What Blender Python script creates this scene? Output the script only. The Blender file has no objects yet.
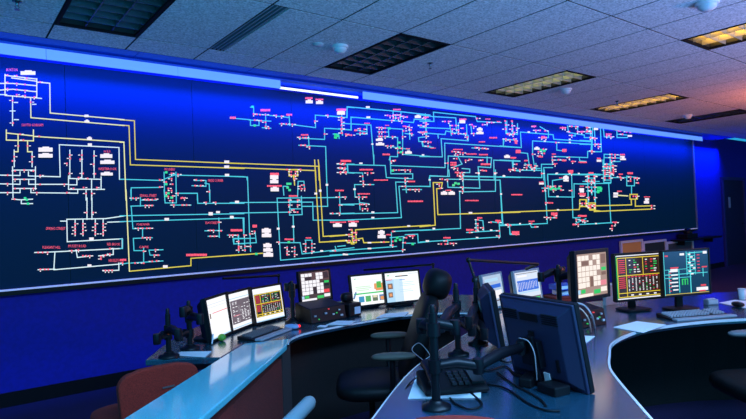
import bpy, math, random
from mathutils import Vector, Matrix
random.seed(7)
C = bpy.context.scene.collection
SC = bpy.context.scene
R = math.radians

# ------------------------------------------------------------------ camera
CAM = Vector((0, 0, 1.45)); F = 567.33
yaw, pit, rol = R(37.673), R(1.1276), R(-2.2755)
fw = Vector((math.sin(yaw) * math.cos(pit), math.cos(yaw) * math.cos(pit), math.sin(pit)))
rt0 = Vector((math.cos(yaw), -math.sin(yaw), 0)); up0 = rt0.cross(fw)
rt = rt0 * math.cos(rol) + up0 * math.sin(rol); up = up0 * math.cos(rol) - rt0 * math.sin(rol)
cd = bpy.data.cameras.new('camera'); co = bpy.data.objects.new('camera', cd); C.objects.link(co)
cd.sensor_width = 36; cd.lens = F / 746 * 36; cd.clip_start = .05
m3 = Matrix((rt, up, -fw)).transposed()
co.matrix_world = Matrix.Translation(CAM) @ m3.to_4x4(); SC.camera = co

# ------------------------------------------------------------------ light
SC.view_settings.view_transform = 'Standard'; SC.view_settings.look = 'None'
SC.view_settings.exposure = 0; SC.view_settings.gamma = 1
try: SC.view_settings.use_curve_mapping = False
except Exception: pass
w = bpy.data.worlds.new('ambient'); SC.world = w; w.use_nodes = True
w.node_tree.nodes['Background'].inputs[0].default_value = (.03, .52, 1.0, 1)
w.node_tree.nodes['Background'].inputs[1].default_value = .7

def area(name, loc, direction, sx, sy, power, col):
    l = bpy.data.lights.new(name, 'AREA'); l.shape = 'RECTANGLE'; l.size = sx; l.size_y = sy
    l.energy = power; l.color = col
    o = bpy.data.objects.new(name, l); C.objects.link(o); o.location = loc
    o.rotation_euler = Vector(direction).to_track_quat('-Z', 'Y').to_euler(); return o
WALL = 5.75; SCR = 5.70; CEIL = 3.043; VAL = 5.42
def lamp_row(name, x0, x1, power, col, tilt=38, spread=84):        # blue cove tubes hidden behind the valance wash the display wall
    o = area(name, ((x0 + x1) / 2, VAL + .03, 2.93), (0, .42, -1), x1 - x0, .05, power, col)
    o.rotation_euler = (R(tilt), 0, 0); o.data.spread = R(spread)
lamp_row('cove_wash', -2.6, 13.4, 350, (.0, .05, 1.0))
lamp_row('cove_wash_top', -2.6, 13.4, 75, (.0, .06, 1.0), 80, 130)
lamp_row('cove_wash_end', 13.5, 15.1, 27, (.0, .05, 1.0))
area('added_up_fill', (-.4, -1.3, 1.0), (0, .8, 1), 4.5, .5, 88, (.0, .60, 1.0)).data.spread = R(110)  # unseen fill added behind the camera to lift the left ceiling
area('added_up_fill', (5.0, -1.3, 1.0), (0, .8, 1), 6, .5, 118, (.16, .40, 1.0)).data.spread = R(110)  # second unseen fill, added to brighten the middle of the ceiling
area('added_down_fill', (1.4, -.35, 2.95), (0, .62, -1), 4.5, .5, 105, (.24, .52, 1.0)).data.spread = R(110)  # unseen fill added above the camera to brighten ledge and desks
p2l = bpy.data.lights.new('added_rose_fill', 'POINT'); p2l.energy = 130; p2l.color = (1, .28, .22); p2l.shadow_soft_size = .2  # unseen pink fill, added to turn the middle ceiling purple
p2o = bpy.data.objects.new('added_rose_fill', p2l); C.objects.link(p2o); p2o.location = (6.5, -.6, 2.0)
pl = bpy.data.lights.new('added_warm_fill', 'POINT'); pl.energy = 85; pl.color = (1, .24, .07); pl.shadow_soft_size = .12  # unseen warm fill, added for the orange glow on the right ceiling
po = bpy.data.objects.new('added_warm_fill', pl); C.objects.link(po); po.location = (9.6, 2.2, 2.35)

# ------------------------------------------------------------------ helpers
def ray(x, y): return rt * ((x - 373) / F) + up * ((209.5 - y) / F) + fw
def onz(x, y, z=.75):
    d = ray(x, y); return CAM + d * ((z - CAM.z) / d.z)
def ony(x, y, Y):
    d = ray(x, y); return CAM + d * (Y / d.y)
def dep(x, y, d): return CAM + ray(x, y) * d

MATS = {}
def mat(name, col, rough=.5, metal=0, spec=.5, emit=None, es=1, noise=0, nscale=60, bump=0, coat=0, cior=1.5, crough=.09, trans=0, sample=True):
    if name in MATS: return MATS[name]
    m = bpy.data.materials.new(name); m.use_nodes = True; nt = m.node_tree; b = nt.nodes['Principled BSDF']
    b.inputs['Base Color'].default_value = (*col, 1); b.inputs['Roughness'].default_value = rough
    b.inputs['Metallic'].default_value = metal; b.inputs['Specular IOR Level'].default_value = spec
    b.inputs['Coat Weight'].default_value = coat; b.inputs['Coat IOR'].default_value = cior; b.inputs['Coat Roughness'].default_value = crough; b.inputs['Transmission Weight'].default_value = trans
    if emit:
        b.inputs['Emission Color'].default_value = (*emit, 1); b.inputs['Emission Strength'].default_value = es
    if noise or bump:
        tc = nt.nodes.new('ShaderNodeTexCoord'); n = nt.nodes.new('ShaderNodeTexNoise')
        n.inputs['Scale'].default_value = nscale; n.inputs['Detail'].default_value = 4
        nt.links.new(tc.outputs['Object'], n.inputs['Vector'])
        if noise:
            r = nt.nodes.new('ShaderNodeValToRGB')
            r.color_ramp.elements[0].position = .35; r.color_ramp.elements[1].position = .65
            r.color_ramp.elements[0].color = (*[c * (1 - noise) for c in col], 1)
            r.color_ramp.elements[1].color = (*[min(1, c * (1 + noise)) for c in col], 1)
            nt.links.new(n.outputs['Fac'], r.inputs['Fac']); nt.links.new(r.outputs['Color'], b.inputs['Base Color'])
        if bump:
            bp = nt.nodes.new('ShaderNodeBump'); bp.inputs['Strength'].default_value = bump; bp.inputs['Distance'].default_value = .004
            nt.links.new(n.outputs['Fac'], bp.inputs['Height']); nt.links.new(bp.outputs['Normal'], b.inputs['Normal'])
    if not sample:
        m.cycles.emission_sampling = 'NONE'
    MATS[name] = m; return m
def glow(name, col, es=1.0, sample=False):
    return mat(name, (.01, .01, .01), .4, emit=col, es=es, sample=sample)

class MB:
    def __init__(s): s.v = []; s.f = []; s.m = []; s.mats = []; s.cur = 0; s.sm = []
    def use(s, m):
        if m not in s.mats: s.mats.append(m)
        s.cur = s.mats.index(m); return s
    def add(s, vs, fs, smooth=False):
        o = len(s.v); s.v += [tuple(v) for v in vs]
        for f in fs: s.f.append([i + o for i in f]); s.m.append(s.cur); s.sm.append(smooth)
        return s
    def box(s, c, d, M=None):
        x, y, z = d[0] / 2, d[1] / 2, d[2] / 2
        vs = [Vector((sx * x, sy * y, sz * z)) for sz in (-1, 1) for sy in (-1, 1) for sx in (-1, 1)]
        if M: vs = [M @ v for v in vs]
        c = Vector(c); vs = [v + c for v in vs]
        return s.add(vs, [(0, 2, 3, 1), (4, 5, 7, 6), (0, 1, 5, 4), (2, 6, 7, 3), (0, 4, 6, 2), (1, 3, 7, 5)])
    def quad(s, a, b, c, d): return s.add([a, b, c, d], [(0, 1, 2, 3)])
    def prism(s, poly, z0, z1):
        n = len(poly); area_ = sum(poly[i][0] * poly[(i + 1) % n][1] - poly[(i + 1) % n][0] * poly[i][1] for i in range(n))
        if area_ < 0: poly = poly[::-1]
        vs = [(p[0], p[1], z0) for p in poly] + [(p[0], p[1], z1) for p in poly]
        fs = [list(range(n))[::-1], [n + i for i in range(n)]] + [(i, (i + 1) % n, n + (i + 1) % n, n + i) for i in range(n)]
        return s.add(vs, fs)
    def tube(s, pts, r, n=8, caps=True):
        pts = [Vector(p) for p in pts]; rs = r if isinstance(r, (list, tuple)) else [r] * len(pts); rings = []
        pn = None
        for i, p in enumerate(pts):
            t = (pts[min(i + 1, len(pts) - 1)] - pts[max(i - 1, 0)]).normalized()
            if pn is None: a = Vector((0, 0, 1)) if abs(t.z) < .9 else Vector((1, 0, 0)); pn = (a - t * a.dot(t)).normalized()
            else: pn = (pn - t * pn.dot(t)).normalized()
            q = t.cross(pn)
            rings.append([p + (pn * math.cos(2 * math.pi * k / n) + q * math.sin(2 * math.pi * k / n)) * rs[i] for k in range(n)])
        vs = [v for g in rings for v in g]; fs = []
        for i in range(len(pts) - 1):
            for k in range(n): fs.append((i * n + k, i * n + (k + 1) % n, (i + 1) * n + (k + 1) % n, (i + 1) * n + k))
        s.add(vs, fs, True)
        if caps: s.add(rings[0], [list(range(n))[::-1]]); s.add(rings[-1], [list(range(n))])
        return s
    def lathe(s, prof, c=(0, 0, 0), n=20):
        c = Vector(c); vs = []; fs = []
        for r, z in prof:
            for k in range(n): a = 2 * math.pi * k / n; vs.append(c + Vector((r * math.cos(a), r * math.sin(a), z)))
        for i in range(len(prof) - 1):
            for k in range(n): fs.append((i * n + k, i * n + (k + 1) % n, (i + 1) * n + (k + 1) % n, (i + 1) * n + k))
        s.add(vs, fs, True)
        return s.add(vs[:n], [list(range(n))[::-1]]).add(vs[-n:], [list(range(n))])
    def pad(s, c, d, M=None, p=3.2, nu=20, nv=10):    # rounded cushion (superellipsoid)
        c = Vector(c); vs = []; fs = []; e = 2 / p
        sp = lambda x: math.copysign(abs(x) ** e, x)
        for i in range(nv + 1):
            ph = -math.pi / 2 + math.pi * i / nv
            for k in range(nu):
                th = 2 * math.pi * k / nu
                v = Vector((d[0] / 2 * sp(math.cos(ph)) * sp(math.cos(th)), d[1] / 2 * sp(math.cos(ph)) * sp(math.sin(th)), d[2] / 2 * sp(math.sin(ph))))
                vs.append((M @ v if M else v) + c)
        for i in range(nv):
            for k in range(nu): fs.append((i * nu + k, i * nu + (k + 1) % nu, (i + 1) * nu + (k + 1) % nu, (i + 1) * nu + k))
        return s.add(vs, fs, True)
    def build(s, name, m=None, parent=None, bevel=0, loc=None):
        me = bpy.data.meshes.new(name); off = Vector(loc) if loc else Vector((0, 0, 0))
        me.from_pydata([Vector(v) - off for v in s.v], [], s.f)
        for x in (s.mats or [m]): me.materials.append(x)
        me.polygons.foreach_set('material_index', s.m); me.polygons.foreach_set('use_smooth', s.sm); me.update()
        o = bpy.data.objects.new(name, me); C.objects.link(o)
        if loc: o.location = loc
        if parent: o.parent = parent
        if bevel:
            b = o.modifiers.new('bevel', 'BEVEL'); b.width = bevel; b.segments = 2; b.limit_method = 'ANGLE'
        return o
def tag(o, label, cat, group=None):
    o['label'] = label; o['category'] = cat
    if group: o['group'] = group
    return o
def struct(o): o['kind'] = 'structure'; return o
def thing(name, label, cat, loc=(0, 0, 0), rz=0, group=None):
    o = bpy.data.objects.new(name, None); C.objects.link(o); o.empty_display_size = .1
    o.location = loc; o.rotation_euler = (0, 0, rz); return tag(o, label, cat, group)
def copy_tree(o, parent=None):
    c = o.copy(); C.objects.link(c); c.parent = parent
    for ch in o.children: copy_tree(ch, c)
    return c
def smooth(pts, n=6):
    out = []; P = [Vector(p) for p in pts]
    for i in range(len(P) - 1):
        a, b, c, d = P[max(i - 1, 0)], P[i], P[i + 1], P[min(i + 2, len(P) - 1)]
        for k in range(n):
            t = k / n
            out.append(.5 * ((2 * b) + (c - a) * t + (2 * a - 5 * b + 4 * c - d) * t * t + (3 * b - a - 3 * c + d) * t ** 3))
    return out + [P[-1]]

# ------------------------------------------------------------------ materials
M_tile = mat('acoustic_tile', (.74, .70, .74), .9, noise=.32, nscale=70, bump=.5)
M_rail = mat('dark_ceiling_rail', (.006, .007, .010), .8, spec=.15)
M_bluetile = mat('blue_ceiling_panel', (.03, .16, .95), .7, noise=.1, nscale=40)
M_wall = mat('blue_wall_paint', (.002, .006, .38), .75, noise=.12, nscale=25, bump=.15)
M_carpet = mat('dark_carpet', (.018, .006, .06), .95, noise=.5, nscale=120, bump=.5)
M_black = mat('black_plastic', (.005, .005, .007), .45, spec=.25)
M_blackm = mat('black_metal', (.004, .004, .007), .38, spec=.28)
M_board = mat('display_panel_glass', (.001, .009, .045), .5, spec=.1, emit=(.0002, .007, .012), es=1)
M_rim = mat('aluminium_rim_glow', (.85, .85, .95), .4, emit=(.35, .35, .55), es=.5, sample=False)  # rim is no lamp; faint emission paints its bright gleam
M_desk = mat('dark_desk_laminate', (.008, .050, .085), .25, spec=.5, coat=1, cior=1.9, crough=.2, noise=.1, nscale=200)
M_ledge = mat('pale_ledge_laminate', (.13, .60, .68), .4, coat=1, cior=1.6, noise=.12, nscale=160)
M_edge = mat('pale_desk_edge', (.85, .82, .84), .35, coat=1)  # pale edge trim; monitor light along the rim put into its colour
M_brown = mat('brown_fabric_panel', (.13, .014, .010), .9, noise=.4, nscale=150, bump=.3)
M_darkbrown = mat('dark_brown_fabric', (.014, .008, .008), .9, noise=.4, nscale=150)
M_chairbrown = mat('brown_chair_fabric', (.30, .020, .010), .9, noise=.3, nscale=180, bump=.3)
M_leather = mat('black_leather', (.004, .005, .006), .5, spec=.2, bump=.2, nscale=90)
M_grey = mat('grey_plastic', (.30, .34, .38), .4)
M_lgrey = mat('light_grey_plastic', (.55, .58, .62), .45)
M_white = mat('white_plastic', (.8, .8, .82), .45)
M_paper = mat('white_paper', (.82, .82, .86), .8)
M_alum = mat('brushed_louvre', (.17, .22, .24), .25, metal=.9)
M_pan = mat('dark_reflector', (.05, .055, .06), .35, metal=.5)
M_door = mat('dark_door', (.012, .014, .06), .5)

# ------------------------------------------------------------------ room shell
X0, X1, Y0 = -2.8, 20.0, -.4
fl = struct(MB().box(((X0 + X1) / 2, (Y0 + WALL) / 2, -.05), (X1 - X0, WALL - Y0, .1)).build('floor', M_carpet))
wb = struct(MB().box((5.5 - .175, WALL + .06, 1.55), (19.65, .12, 3.2)).build('wall_back', M_wall))
wr = struct(MB().box((17.6, WALL + .10, 1.55), (4.9, .12, 3.2)).build('wall_recess', M_wall))
wx = struct(MB().box((X1 + .06, (Y0 + WALL) / 2, 1.55), (.12, WALL - Y0 + .4, 3.2)).build('wall_right', M_wall))
struct(MB().box((5.4, WALL - .012, .06), (19.4, .02, .12)).build('baseboard_back', M_black))
# ceiling
RW, CW, GY, GX = 1.2192, .6096, 4.856, 1.964
ce = struct(MB().box(((X0 + X1) / 2, (Y0 + .3 + WALL) / 2, 3.24), (X1 - X0, WALL - Y0 - .3, .06)).build('ceiling', M_rail))
fix = {(-2, 0), (2, 0), (6, 0), (10, 0), (14, 0), (6, 2)}
tile_me = None
def tile(k, r, w_=CW - .016, l_=RW - .016, dx=0):
    o = MB().box((0, 0, 0), (w_, l_, .016)).build('ceiling_tile', M_tile, ce); return o
t0 = tile(0, 0); first = True
b0 = MB().box((0, 0, 0), (CW - .016, 5.235 - GY - .016, .016)).build('border_tile', M_tile, ce); bf = True
for k in range(-6, 28):
    for r in range(-1, 4):
        x = GX + CW * (k + .5)
        if r == -1:
            o = b0 if bf else b0.copy(); 
            if not bf: C.objects.link(o)
            bf = False; o.location = (x, (GY + 5.235) / 2, CEIL + .008); continue
        if (k, r) in fix: continue
        if (k, r) == (0, 0):
            o = MB().box((.07, 0, 0), (CW - .15, RW - .016, .016)).build('cut_tile', M_tile, ce)
        else:
            o = t0 if first else t0.copy()
            if not first: C.objects.link(o)
            first = False
        o.location = (x, GY - RW * (r + .5), CEIL + .008)
for r in range(-1, 5):
    y = GY - RW * r if r >= 0 else 5.235
    MB().box((GX + CW * 11, y, CEIL + .007), (CW * 34, .0156, .009)).build('ceiling_rail', M_rail, ce)
for k in range(-6, 29):
    MB().box((GX + CW * k, (5.235 + GY - 4 * RW) / 2, CEIL + .0065), (.0156, 5.235 - GY + 4 * RW, .009)).build('ceiling_rail', M_rail, ce)
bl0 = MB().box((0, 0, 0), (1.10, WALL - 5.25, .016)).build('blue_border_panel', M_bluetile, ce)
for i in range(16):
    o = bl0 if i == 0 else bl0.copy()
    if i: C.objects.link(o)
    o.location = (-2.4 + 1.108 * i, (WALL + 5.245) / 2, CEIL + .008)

# door in the recess on the right
dx0, dx1 = 15.28, 16.5
d1 = struct(MB().box(((dx0 + dx1) / 2, WALL + .02, 1.05), (dx1 - dx0, .05, 2.1)).build('door_1', M_door))
fr = MB()
fr.box((dx0 - .04, WALL + .01, 1.07), (.08, .09, 2.14)).box((dx1 + .04, WALL + .01, 1.07), (.08, .09, 2.14)).box(((dx0 + dx1) / 2, WALL + .01, 2.14), (dx1 - dx0 + .16, .09, .08))
fr.build('door_frame', mat('dark_blue_frame', (.02, .03, .18), .5), d1, bevel=.004)
MB().box((15.62, WALL - .008, 1.55), (.12, .01, .26)).build('door_notice', mat('grey_notice', (.35, .4, .5), .7), d1)
MB().tube([(16.35, WALL - .005, 1.0), (16.35, WALL - .06, 1.0), (16.22, WALL - .06, 1.0)], .012).build('door_handle', M_alum, d1)

# ------------------------------------------------------------------ display wall
ZB = 1.45 - .0800 * SCR; ZT = 2.97; XL, XR = -2.53, 13.6
vw = thing('display_wall', 'huge dark blue mapboard display covering the back wall with coloured power line diagram', 'display wall', (XL, SCR, ZB))
def rel(o, p): o.parent = p; o.location = Vector(o.location) - Vector(p.location); return o
seams = [XL + 1.16 * i for i in range(14)] + [XR]
for a, b in zip(seams[:-1], seams[1:]):
    p = MB().box(((a + b) / 2, SCR + .022, (ZB + ZT) / 2), (b - a - .004, .044, ZT - ZB)).build('screen_panel', M_board, None, loc=((a + b) / 2, SCR + .022, ZB)); rel(p, vw)
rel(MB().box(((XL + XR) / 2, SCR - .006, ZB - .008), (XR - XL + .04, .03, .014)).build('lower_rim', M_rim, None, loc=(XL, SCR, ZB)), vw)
rel(MB().box(((XL + XR) / 2, SCR + .015, ZB - .035), (XR - XL + .04, .06, .038)).build('black_lower_rail', M_black, None, loc=(XL, SCR, ZB)), vw)  # black strip below the pale rim
rel(MB().box((XR + .015, SCR + .01, (ZB + ZT) / 2), (.03, .07, ZT - ZB + .05)).build('side_rim', mat('grey_rim', (.2, .25, .3), .4), None, loc=(XR, SCR, ZB)), vw)

COL = {'W': glow('line_white', (.72, .92, 1.0), 1.0), 'C': glow('line_cyan', (.07, .62, .78), 1.0), 'Y': glow('line_yellow', (.72, .61, .07), 1.0),
       'P': glow('line_pale_yellow', (.85, .85, .38), 1.0), 'R': glow('mark_red', (1.0, .10, .17), 1.15), 'G': glow('mark_green', (.03, .75, .30), 1.0),
       'K': glow('plate_white', (.95, .88, .95), 1.0)}
CR = {'c1': (0, 62, 5.984), 'c2': (0, 130, 5.984), 'c3': (0, 198, 4.46), 'c4': (120, 110, 4.653), 'c5': (120, 190, 4.653), 'c6': (230, 90, 4.653),
      'c7': (230, 160, 3.992), 'c8': (330, 90, 5.99), 'd1': (330, 155, 3.99), 'd2': (420, 105, 5.59), 'd3': (420, 170, 4.93), 'd4': (500, 110, 5.99),
      'd5': (500, 170, 5.24), 'd6': (580, 110, 5.99), 'd7': (580, 160, 5.24)}
G_line, G_mark, G_plate = MB(), MB(), MB()
def q4(mb, x0, y0, x1, y1, Y):       # rectangle on the board plane
    mb.quad(ony(x0, y1, Y), ony(x1, y1, Y), ony(x1, y0, Y), ony(x0, y0, Y))
def seg(mb, a, b, t, Y):
    a = Vector(a); b = Vector(b); d = (b - a)
    if d.length < .01: return
    d = d.normalized(); n = Vector((-d.y, d.x)) * t; a = a - d * t; b = b + d * t
    P = [ony(*(a + n), Y), ony(*(b + n), Y), ony(*(b - n), Y), ony(*(a - n), Y)]
    mb.quad(*P)
def board(c, W='', CC='', Y='', P='', N='', G='', K='', T=''):
    ox, oy, s = CR[c]; pt = lambda t: tuple(float(q) for q in t.split(','))
    for col, data, th in (('W', W, .50), ('C', CC, .47), ('Y', Y, .52), ('P', P, .54)):
        G_line.use(COL[col])
        for poly in data.split(';'):
            ps = [pt(t) for t in poly.split()]
            for a, b in zip(ps[:-1], ps[1:]):
                seg(G_line, (ox + a[0] / s, oy + a[1] / s), (ox + b[0] / s, oy + b[1] / s), th, SCR - .001 - .0003 * 'WCYP'.index(col))
    for t in N.split():
        x, y = pt(t); x = ox + x / s; y = oy + y / s
        G_mark.use(COL['R']); q4(G_mark, x - .8, y - .8, x + .8, y + .8, SCR - .003)
        G_mark.use(COL['K'])
        k = random.random(); dx = random.choice((-1, 1)) * random.uniform(1.6, 2.8)
        q4(G_mark, x + dx - .95, y - .42, x + dx + .95, y + .42, SCR - .0026)
        if k > .5: q4(G_mark, x - .5, y + 1.2, x + .5, y + 2.4, SCR - .0026)
    for t in G.split():
        x, y = pt(t); x = ox + x / s; y = oy + y / s; G_mark.use(COL['G']); q4(G_mark, x - 1.3, y - 1.1, x + 1.3, y + 1.1, SCR - .0034)
    for t in K.split():
        a = pt(t); x0, y0, x1, y1 = ox + a[0] / s, oy + a[1] / s, ox + a[2] / s, oy + a[3] / s; G_plate.use(COL['K'])
        q4(G_plate, x0, y0, x1, y1, SCR - .0036)
        if x1 - x0 > 5: q4(G_plate, x0 + (x1 - x0) * .28, y0 - .9, x0 + (x1 - x0) * .75, y0, SCR - .0036)
    G_plate.use(COL['R'])
    for t in T.split():
        a = t.split(':'); v = pt(a[0]); x0, y0, x1, y1 = ox + v[0] / s, oy + v[1] / s, ox + v[2] / s, oy + v[3] / s
        if len(a) > 1: text_on(G_plate, a[1].replace('_', ' '), x0, y0, x1, y1)
        else:                                                          # unreadable red caption: a row of short strokes
            n = max(1, round((x1 - x0) / 1.5)); st = (x1 - x0) / n
            for i in range(n):
                q4(G_plate, x0 + st * i, y0 + random.uniform(0, .25), x0 + st * (i + .86), y1 - random.uniform(0, .25), SCR - .0038)
def text_mesh(body):
    cu = bpy.data.curves.new('text', 'FONT'); cu.body = body; cu.resolution_u = 1
    o = bpy.data.objects.new('text', cu); C.objects.link(o)
    bpy.context.view_layer.update()
    me = bpy.data.meshes.new_from_object(o.evaluated_get(bpy.context.evaluated_depsgraph_get()))
    vs = [tuple(v.co) for v in me.vertices]; fs = [tuple(p.vertices) for p in me.polygons]
    bpy.data.objects.remove(o); bpy.data.curves.remove(cu); bpy.data.meshes.remove(me)
    ax = min(v[0] for v in vs); bx = max(v[0] for v in vs); ay = min(v[1] for v in vs); by = max(v[1] for v in vs)
    return [((v[0] - ax) / (bx - ax), (v[1] - ay) / (by - ay)) for v in vs], fs
def text_on(mb, body, x0, y0, x1, y1):
    vs, fs = text_mesh(body); mb.add([ony(x0 + (x1 - x0) * u, y1 - (y1 - y0) * v, SCR - .0038) for u, v in vs], fs)

board('c1', P='30,75 30,195;220,100 220,215;30,80 75,85 220,102;0,128 75,128 220,142;70,95 220,115;0,168 75,163 220,178;30,200 220,215;220,120 298,127 300,305 742,345;183,215 185,333 742,380', W='0,195 40,195;75,205 75,380;85,242 105,242;60,293 90,293;195,253 215,253;85,345 110,345;220,215 248,218',
      N='45,78 100,82 160,97 45,122 100,129 150,134 45,160 100,165 150,170 100,196 150,202 205,210 75,230 183,240 240,120 78,365', K='505,315,530,330 505,350,535,362 123,55,212,77', T='38,38,105,55:BUXTON 130,369,258,385:SOUTH_GORHAM')
board('c2', P='38,0 38,60 200,65 200,0;38,18 200,35;108,30 108,130 85,130;165,65 165,130 190,130;200,38 742,72', W='85,120 85,220;192,130 192,220;75,220 78,405;212,220 212,355;78,240 212,240;0,270 120,272 120,250;170,250 170,275 360,280 355,88 712,105 715,295 742,295;0,322 120,325 120,300;78,295 212,295;172,300 172,325 410,325;0,375 120,375 120,350;78,350 212,350;185,350 185,375 465,378 465,360;418,120 418,285;490,120 490,290;563,125 563,285;410,275 410,355 625,355;605,280 605,355;410,290 605,295;460,295 460,328 410,328;515,355 515,419;548,300 548,419',
      N='85,160 192,160 192,190 418,150 490,150 563,155 415,260 497,260 570,262 145,240 145,295 145,350 90,245 200,245 90,295 90,350 200,350 240,272 240,325 385,325 220,375 400,375 45,270 45,322 45,375 165,95 110,95 235,38 515,380 550,380 440,350 500,345 580,345 470,285 525,290 75,185 400,200 480,175 560,205 420,170 120,25 140,60', G='150,408', K='230,105,315,130 230,143,315,165 600,145,672,167 600,183,685,203 603,255,675,272 520,45,550,60 525,80,550,95', T='620,122,660,135:W.E.S 588,225,698,240:WESTBROOK')
board('c3', W='388,0 388,95;410,0 410,95;298,95 470,92;298,95 300,195 545,182 545,225 245,240;245,240 240,320 553,293;470,92 553,80;480,108 553,105;340,235 345,265 410,258;155,243 245,240;170,320 245,317;505,225 505,252 440,258;530,290 530,322 460,325;335,95 335,168;370,95 370,168;425,95 425,168;460,95 460,168;270,103 298,103;60,5 90,8;95,8 95,25 145,25;95,8 145,5',
      N='335,115 335,130 335,145 335,160 370,115 370,130 370,145 370,160 425,115 425,130 425,145 425,160 460,115 460,130 460,145 460,160 385,65 415,65 170,243 190,243 212,243 180,318 200,318 215,318 370,258 385,258 400,258 470,323 485,323 500,322 470,255 490,250 450,262 450,272 65,5 320,235 350,232 490,225', G='120,8 125,25', K='398,176,418,188 390,296,408,306', T='205,130,292,142:SPRING_STREET 190,214,270,226:PLEASANT_HILL 305,208,385,220:MUSSEY_ROAD 478,200,535,212:RED_BROOK 485,272,553,285:HINCKLEY_POND')
board('c4', Y='0,45 67,50 72,230 577,250;0,70 42,73 48,255 577,272', P='0,150 18,150 28,419', CC='0,322 200,328;205,290 208,419;260,290 262,419;52,419 52,362 190,360;260,303 577,310;210,320 260,300;230,300 260,300;360,419 360,388 262,388;418,419 415,345 395,340;400,330 400,355 335,352;345,328 400,328',
      N='185,325 240,320 215,335 245,345 185,358 240,375 215,385 245,400 270,300 355,325 378,328 350,352 375,352 415,380 75,410 130,415 165,415 270,388 290,408 240,295 225,365', G='215,290 215,345 215,400', K='485,235,508,247 485,258,508,270 488,297,508,308', T='208,270,255,282:MOSHERS 410,322,480,334:PRIDES_CORNER')
board('c5', Y='44,378 330,352 330,318 577,300', P='28,0 44,378', CC='0,120 577,110;0,147 577,130 577,200;50,0 52,40 80,40;95,35 95,75;95,47 170,47;50,75 155,72;52,75 60,180 150,178;105,178 105,220;62,225 150,222;62,225 65,282 105,282;110,270 110,340;135,280 200,278;135,280 140,303 185,303;0,345 40,340;50,340 200,330;205,0 210,60;262,0 262,60;210,60 262,60;235,70 330,70;265,15 360,15 362,62 577,62;418,0 418,55;460,130 462,220;395,190 475,188;410,215 462,215;500,210 548,212;530,225 577,225;530,225 530,250 577,250;552,210 552,290;0,228 12,228 12,272 0,272',
      N='60,38 118,45 135,46 150,45 118,72 135,72 150,72 85,178 105,178 125,178 140,178 105,222 125,222 140,222 110,285 165,278 160,303 178,303 110,340 150,332 170,330 285,38 300,38 250,70 290,70 310,70 400,58 445,58 460,150 420,188 435,188 420,215 440,215 470,190 510,210 525,210 552,240 552,270 225,30 245,50 12,340 70,340', G='225,15 240,35', K='207,130,228,142 412,103,432,118 447,98,465,108 512,120,528,130 535,50,553,60 200,350,222,362', T='92,20,170,32:SEWALL_STREET 78,155,138,165:FORE_RIVER 88,260,132,270:CAPE 398,147,455,158:ELM_STREET 515,182,570,193 308,296,405,308 0,320,30,330')
board('c6', CC='0,130 90,138;95,80 110,80;110,85 110,110 275,128;95,138 95,165 135,165 135,140;90,140 190,145;165,110 168,180;150,175 190,178;275,120 278,165;230,157 280,162;280,160 398,175 397,117 545,128 545,80 577,82;340,225 440,230 440,178 563,185 563,128 577,128;365,215 368,268;320,225 365,222;320,257 445,263 450,419;520,115 523,210;505,180 530,180;0,402 78,405 80,419;545,345 577,345;545,345 548,385 577,387;480,205 505,205;505,200 508,225', Y='0,340 412,355 415,419;0,360 398,375 400,419;270,370 315,370 315,400 275,400 275,370;295,400 297,419',
      N='110,112 125,113 140,115 165,115 215,118 240,122 115,140 145,143 165,150 165,170 180,178 240,157 262,158 290,160 325,220 340,222 355,222 330,257 350,257 370,265 440,205 395,145 455,118 520,130 520,150 520,180 520,200 545,210 565,210 515,342 535,342 515,362 535,362 515,382 540,382 285,380 305,380 285,395 305,395 265,370 328,370', G='105,78 115,165 490,207 490,220', K='352,48,385,62 400,52,433,65 500,98,535,115 187,400,225,415', T='0,123,28,135 142,88,188,100 262,110,290,120 330,205,365,213 350,33,385,43 398,40,435,48 495,86,540,98 515,325,560,335 188,385,228,397')
board('c7', Y='352,0 355,22 372,305 480,298;338,0 340,40 357,328 480,322 485,335 495,335;255,60 258,100;0,382 130,372', CC='0,65 70,68 78,300;0,170 330,168 332,240 495,240;0,212 240,208;0,230 52,232 55,300;188,152 405,150;188,152 202,400 495,375;240,150 238,220 288,218 285,145;240,165 285,165;240,195 285,195;290,185 390,185 383,0;252,220 255,330;215,140 212,105 230,105;270,145 272,85 295,85 298,120;195,330 280,330 288,375 495,350;228,345 228,375;258,345 258,375;300,320 325,320;302,320 302,370;327,320 327,370;405,150 465,148;437,130 440,215;400,215 495,212;437,178 495,180;12,315 100,312;12,315 15,335 105,330 100,285;32,300 35,365;57,300 60,365;80,300 82,365;420,345 425,362;430,345 460,342',
      N='258,75 235,180 270,180 235,208 270,208 235,160 270,160 255,200 228,350 228,365 228,378 258,350 258,365 258,378 302,335 302,350 302,365 327,335 327,350 327,365 435,148 460,148 437,180 437,213 410,213 295,100 285,115 10,300 30,300 57,300 80,295 98,285 35,345 60,345 82,345 35,360 60,360 420,362 195,328 475,298 475,322 280,105 298,115', G='230,95 230,110 238,120 235,328 240,95 105,375', K='160,60,193,76 160,80,193,93 162,110,195,125 127,275,163,290 127,294,165,308 133,335,166,348 133,353,170,366 133,371,172,386 20,163,36,172 0,225,15,233 187,270,198,278 247,262,258,270 337,130,348,138 355,118,365,127 382,95,392,103 360,360,372,366 450,373,460,380 330,407,340,412', T='160,52,195,58 148,100,207,107 235,140,270,147 218,313,255,320 302,308,325,314 420,118,455,125 5,278,48,284 90,258,108,270')
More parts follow.
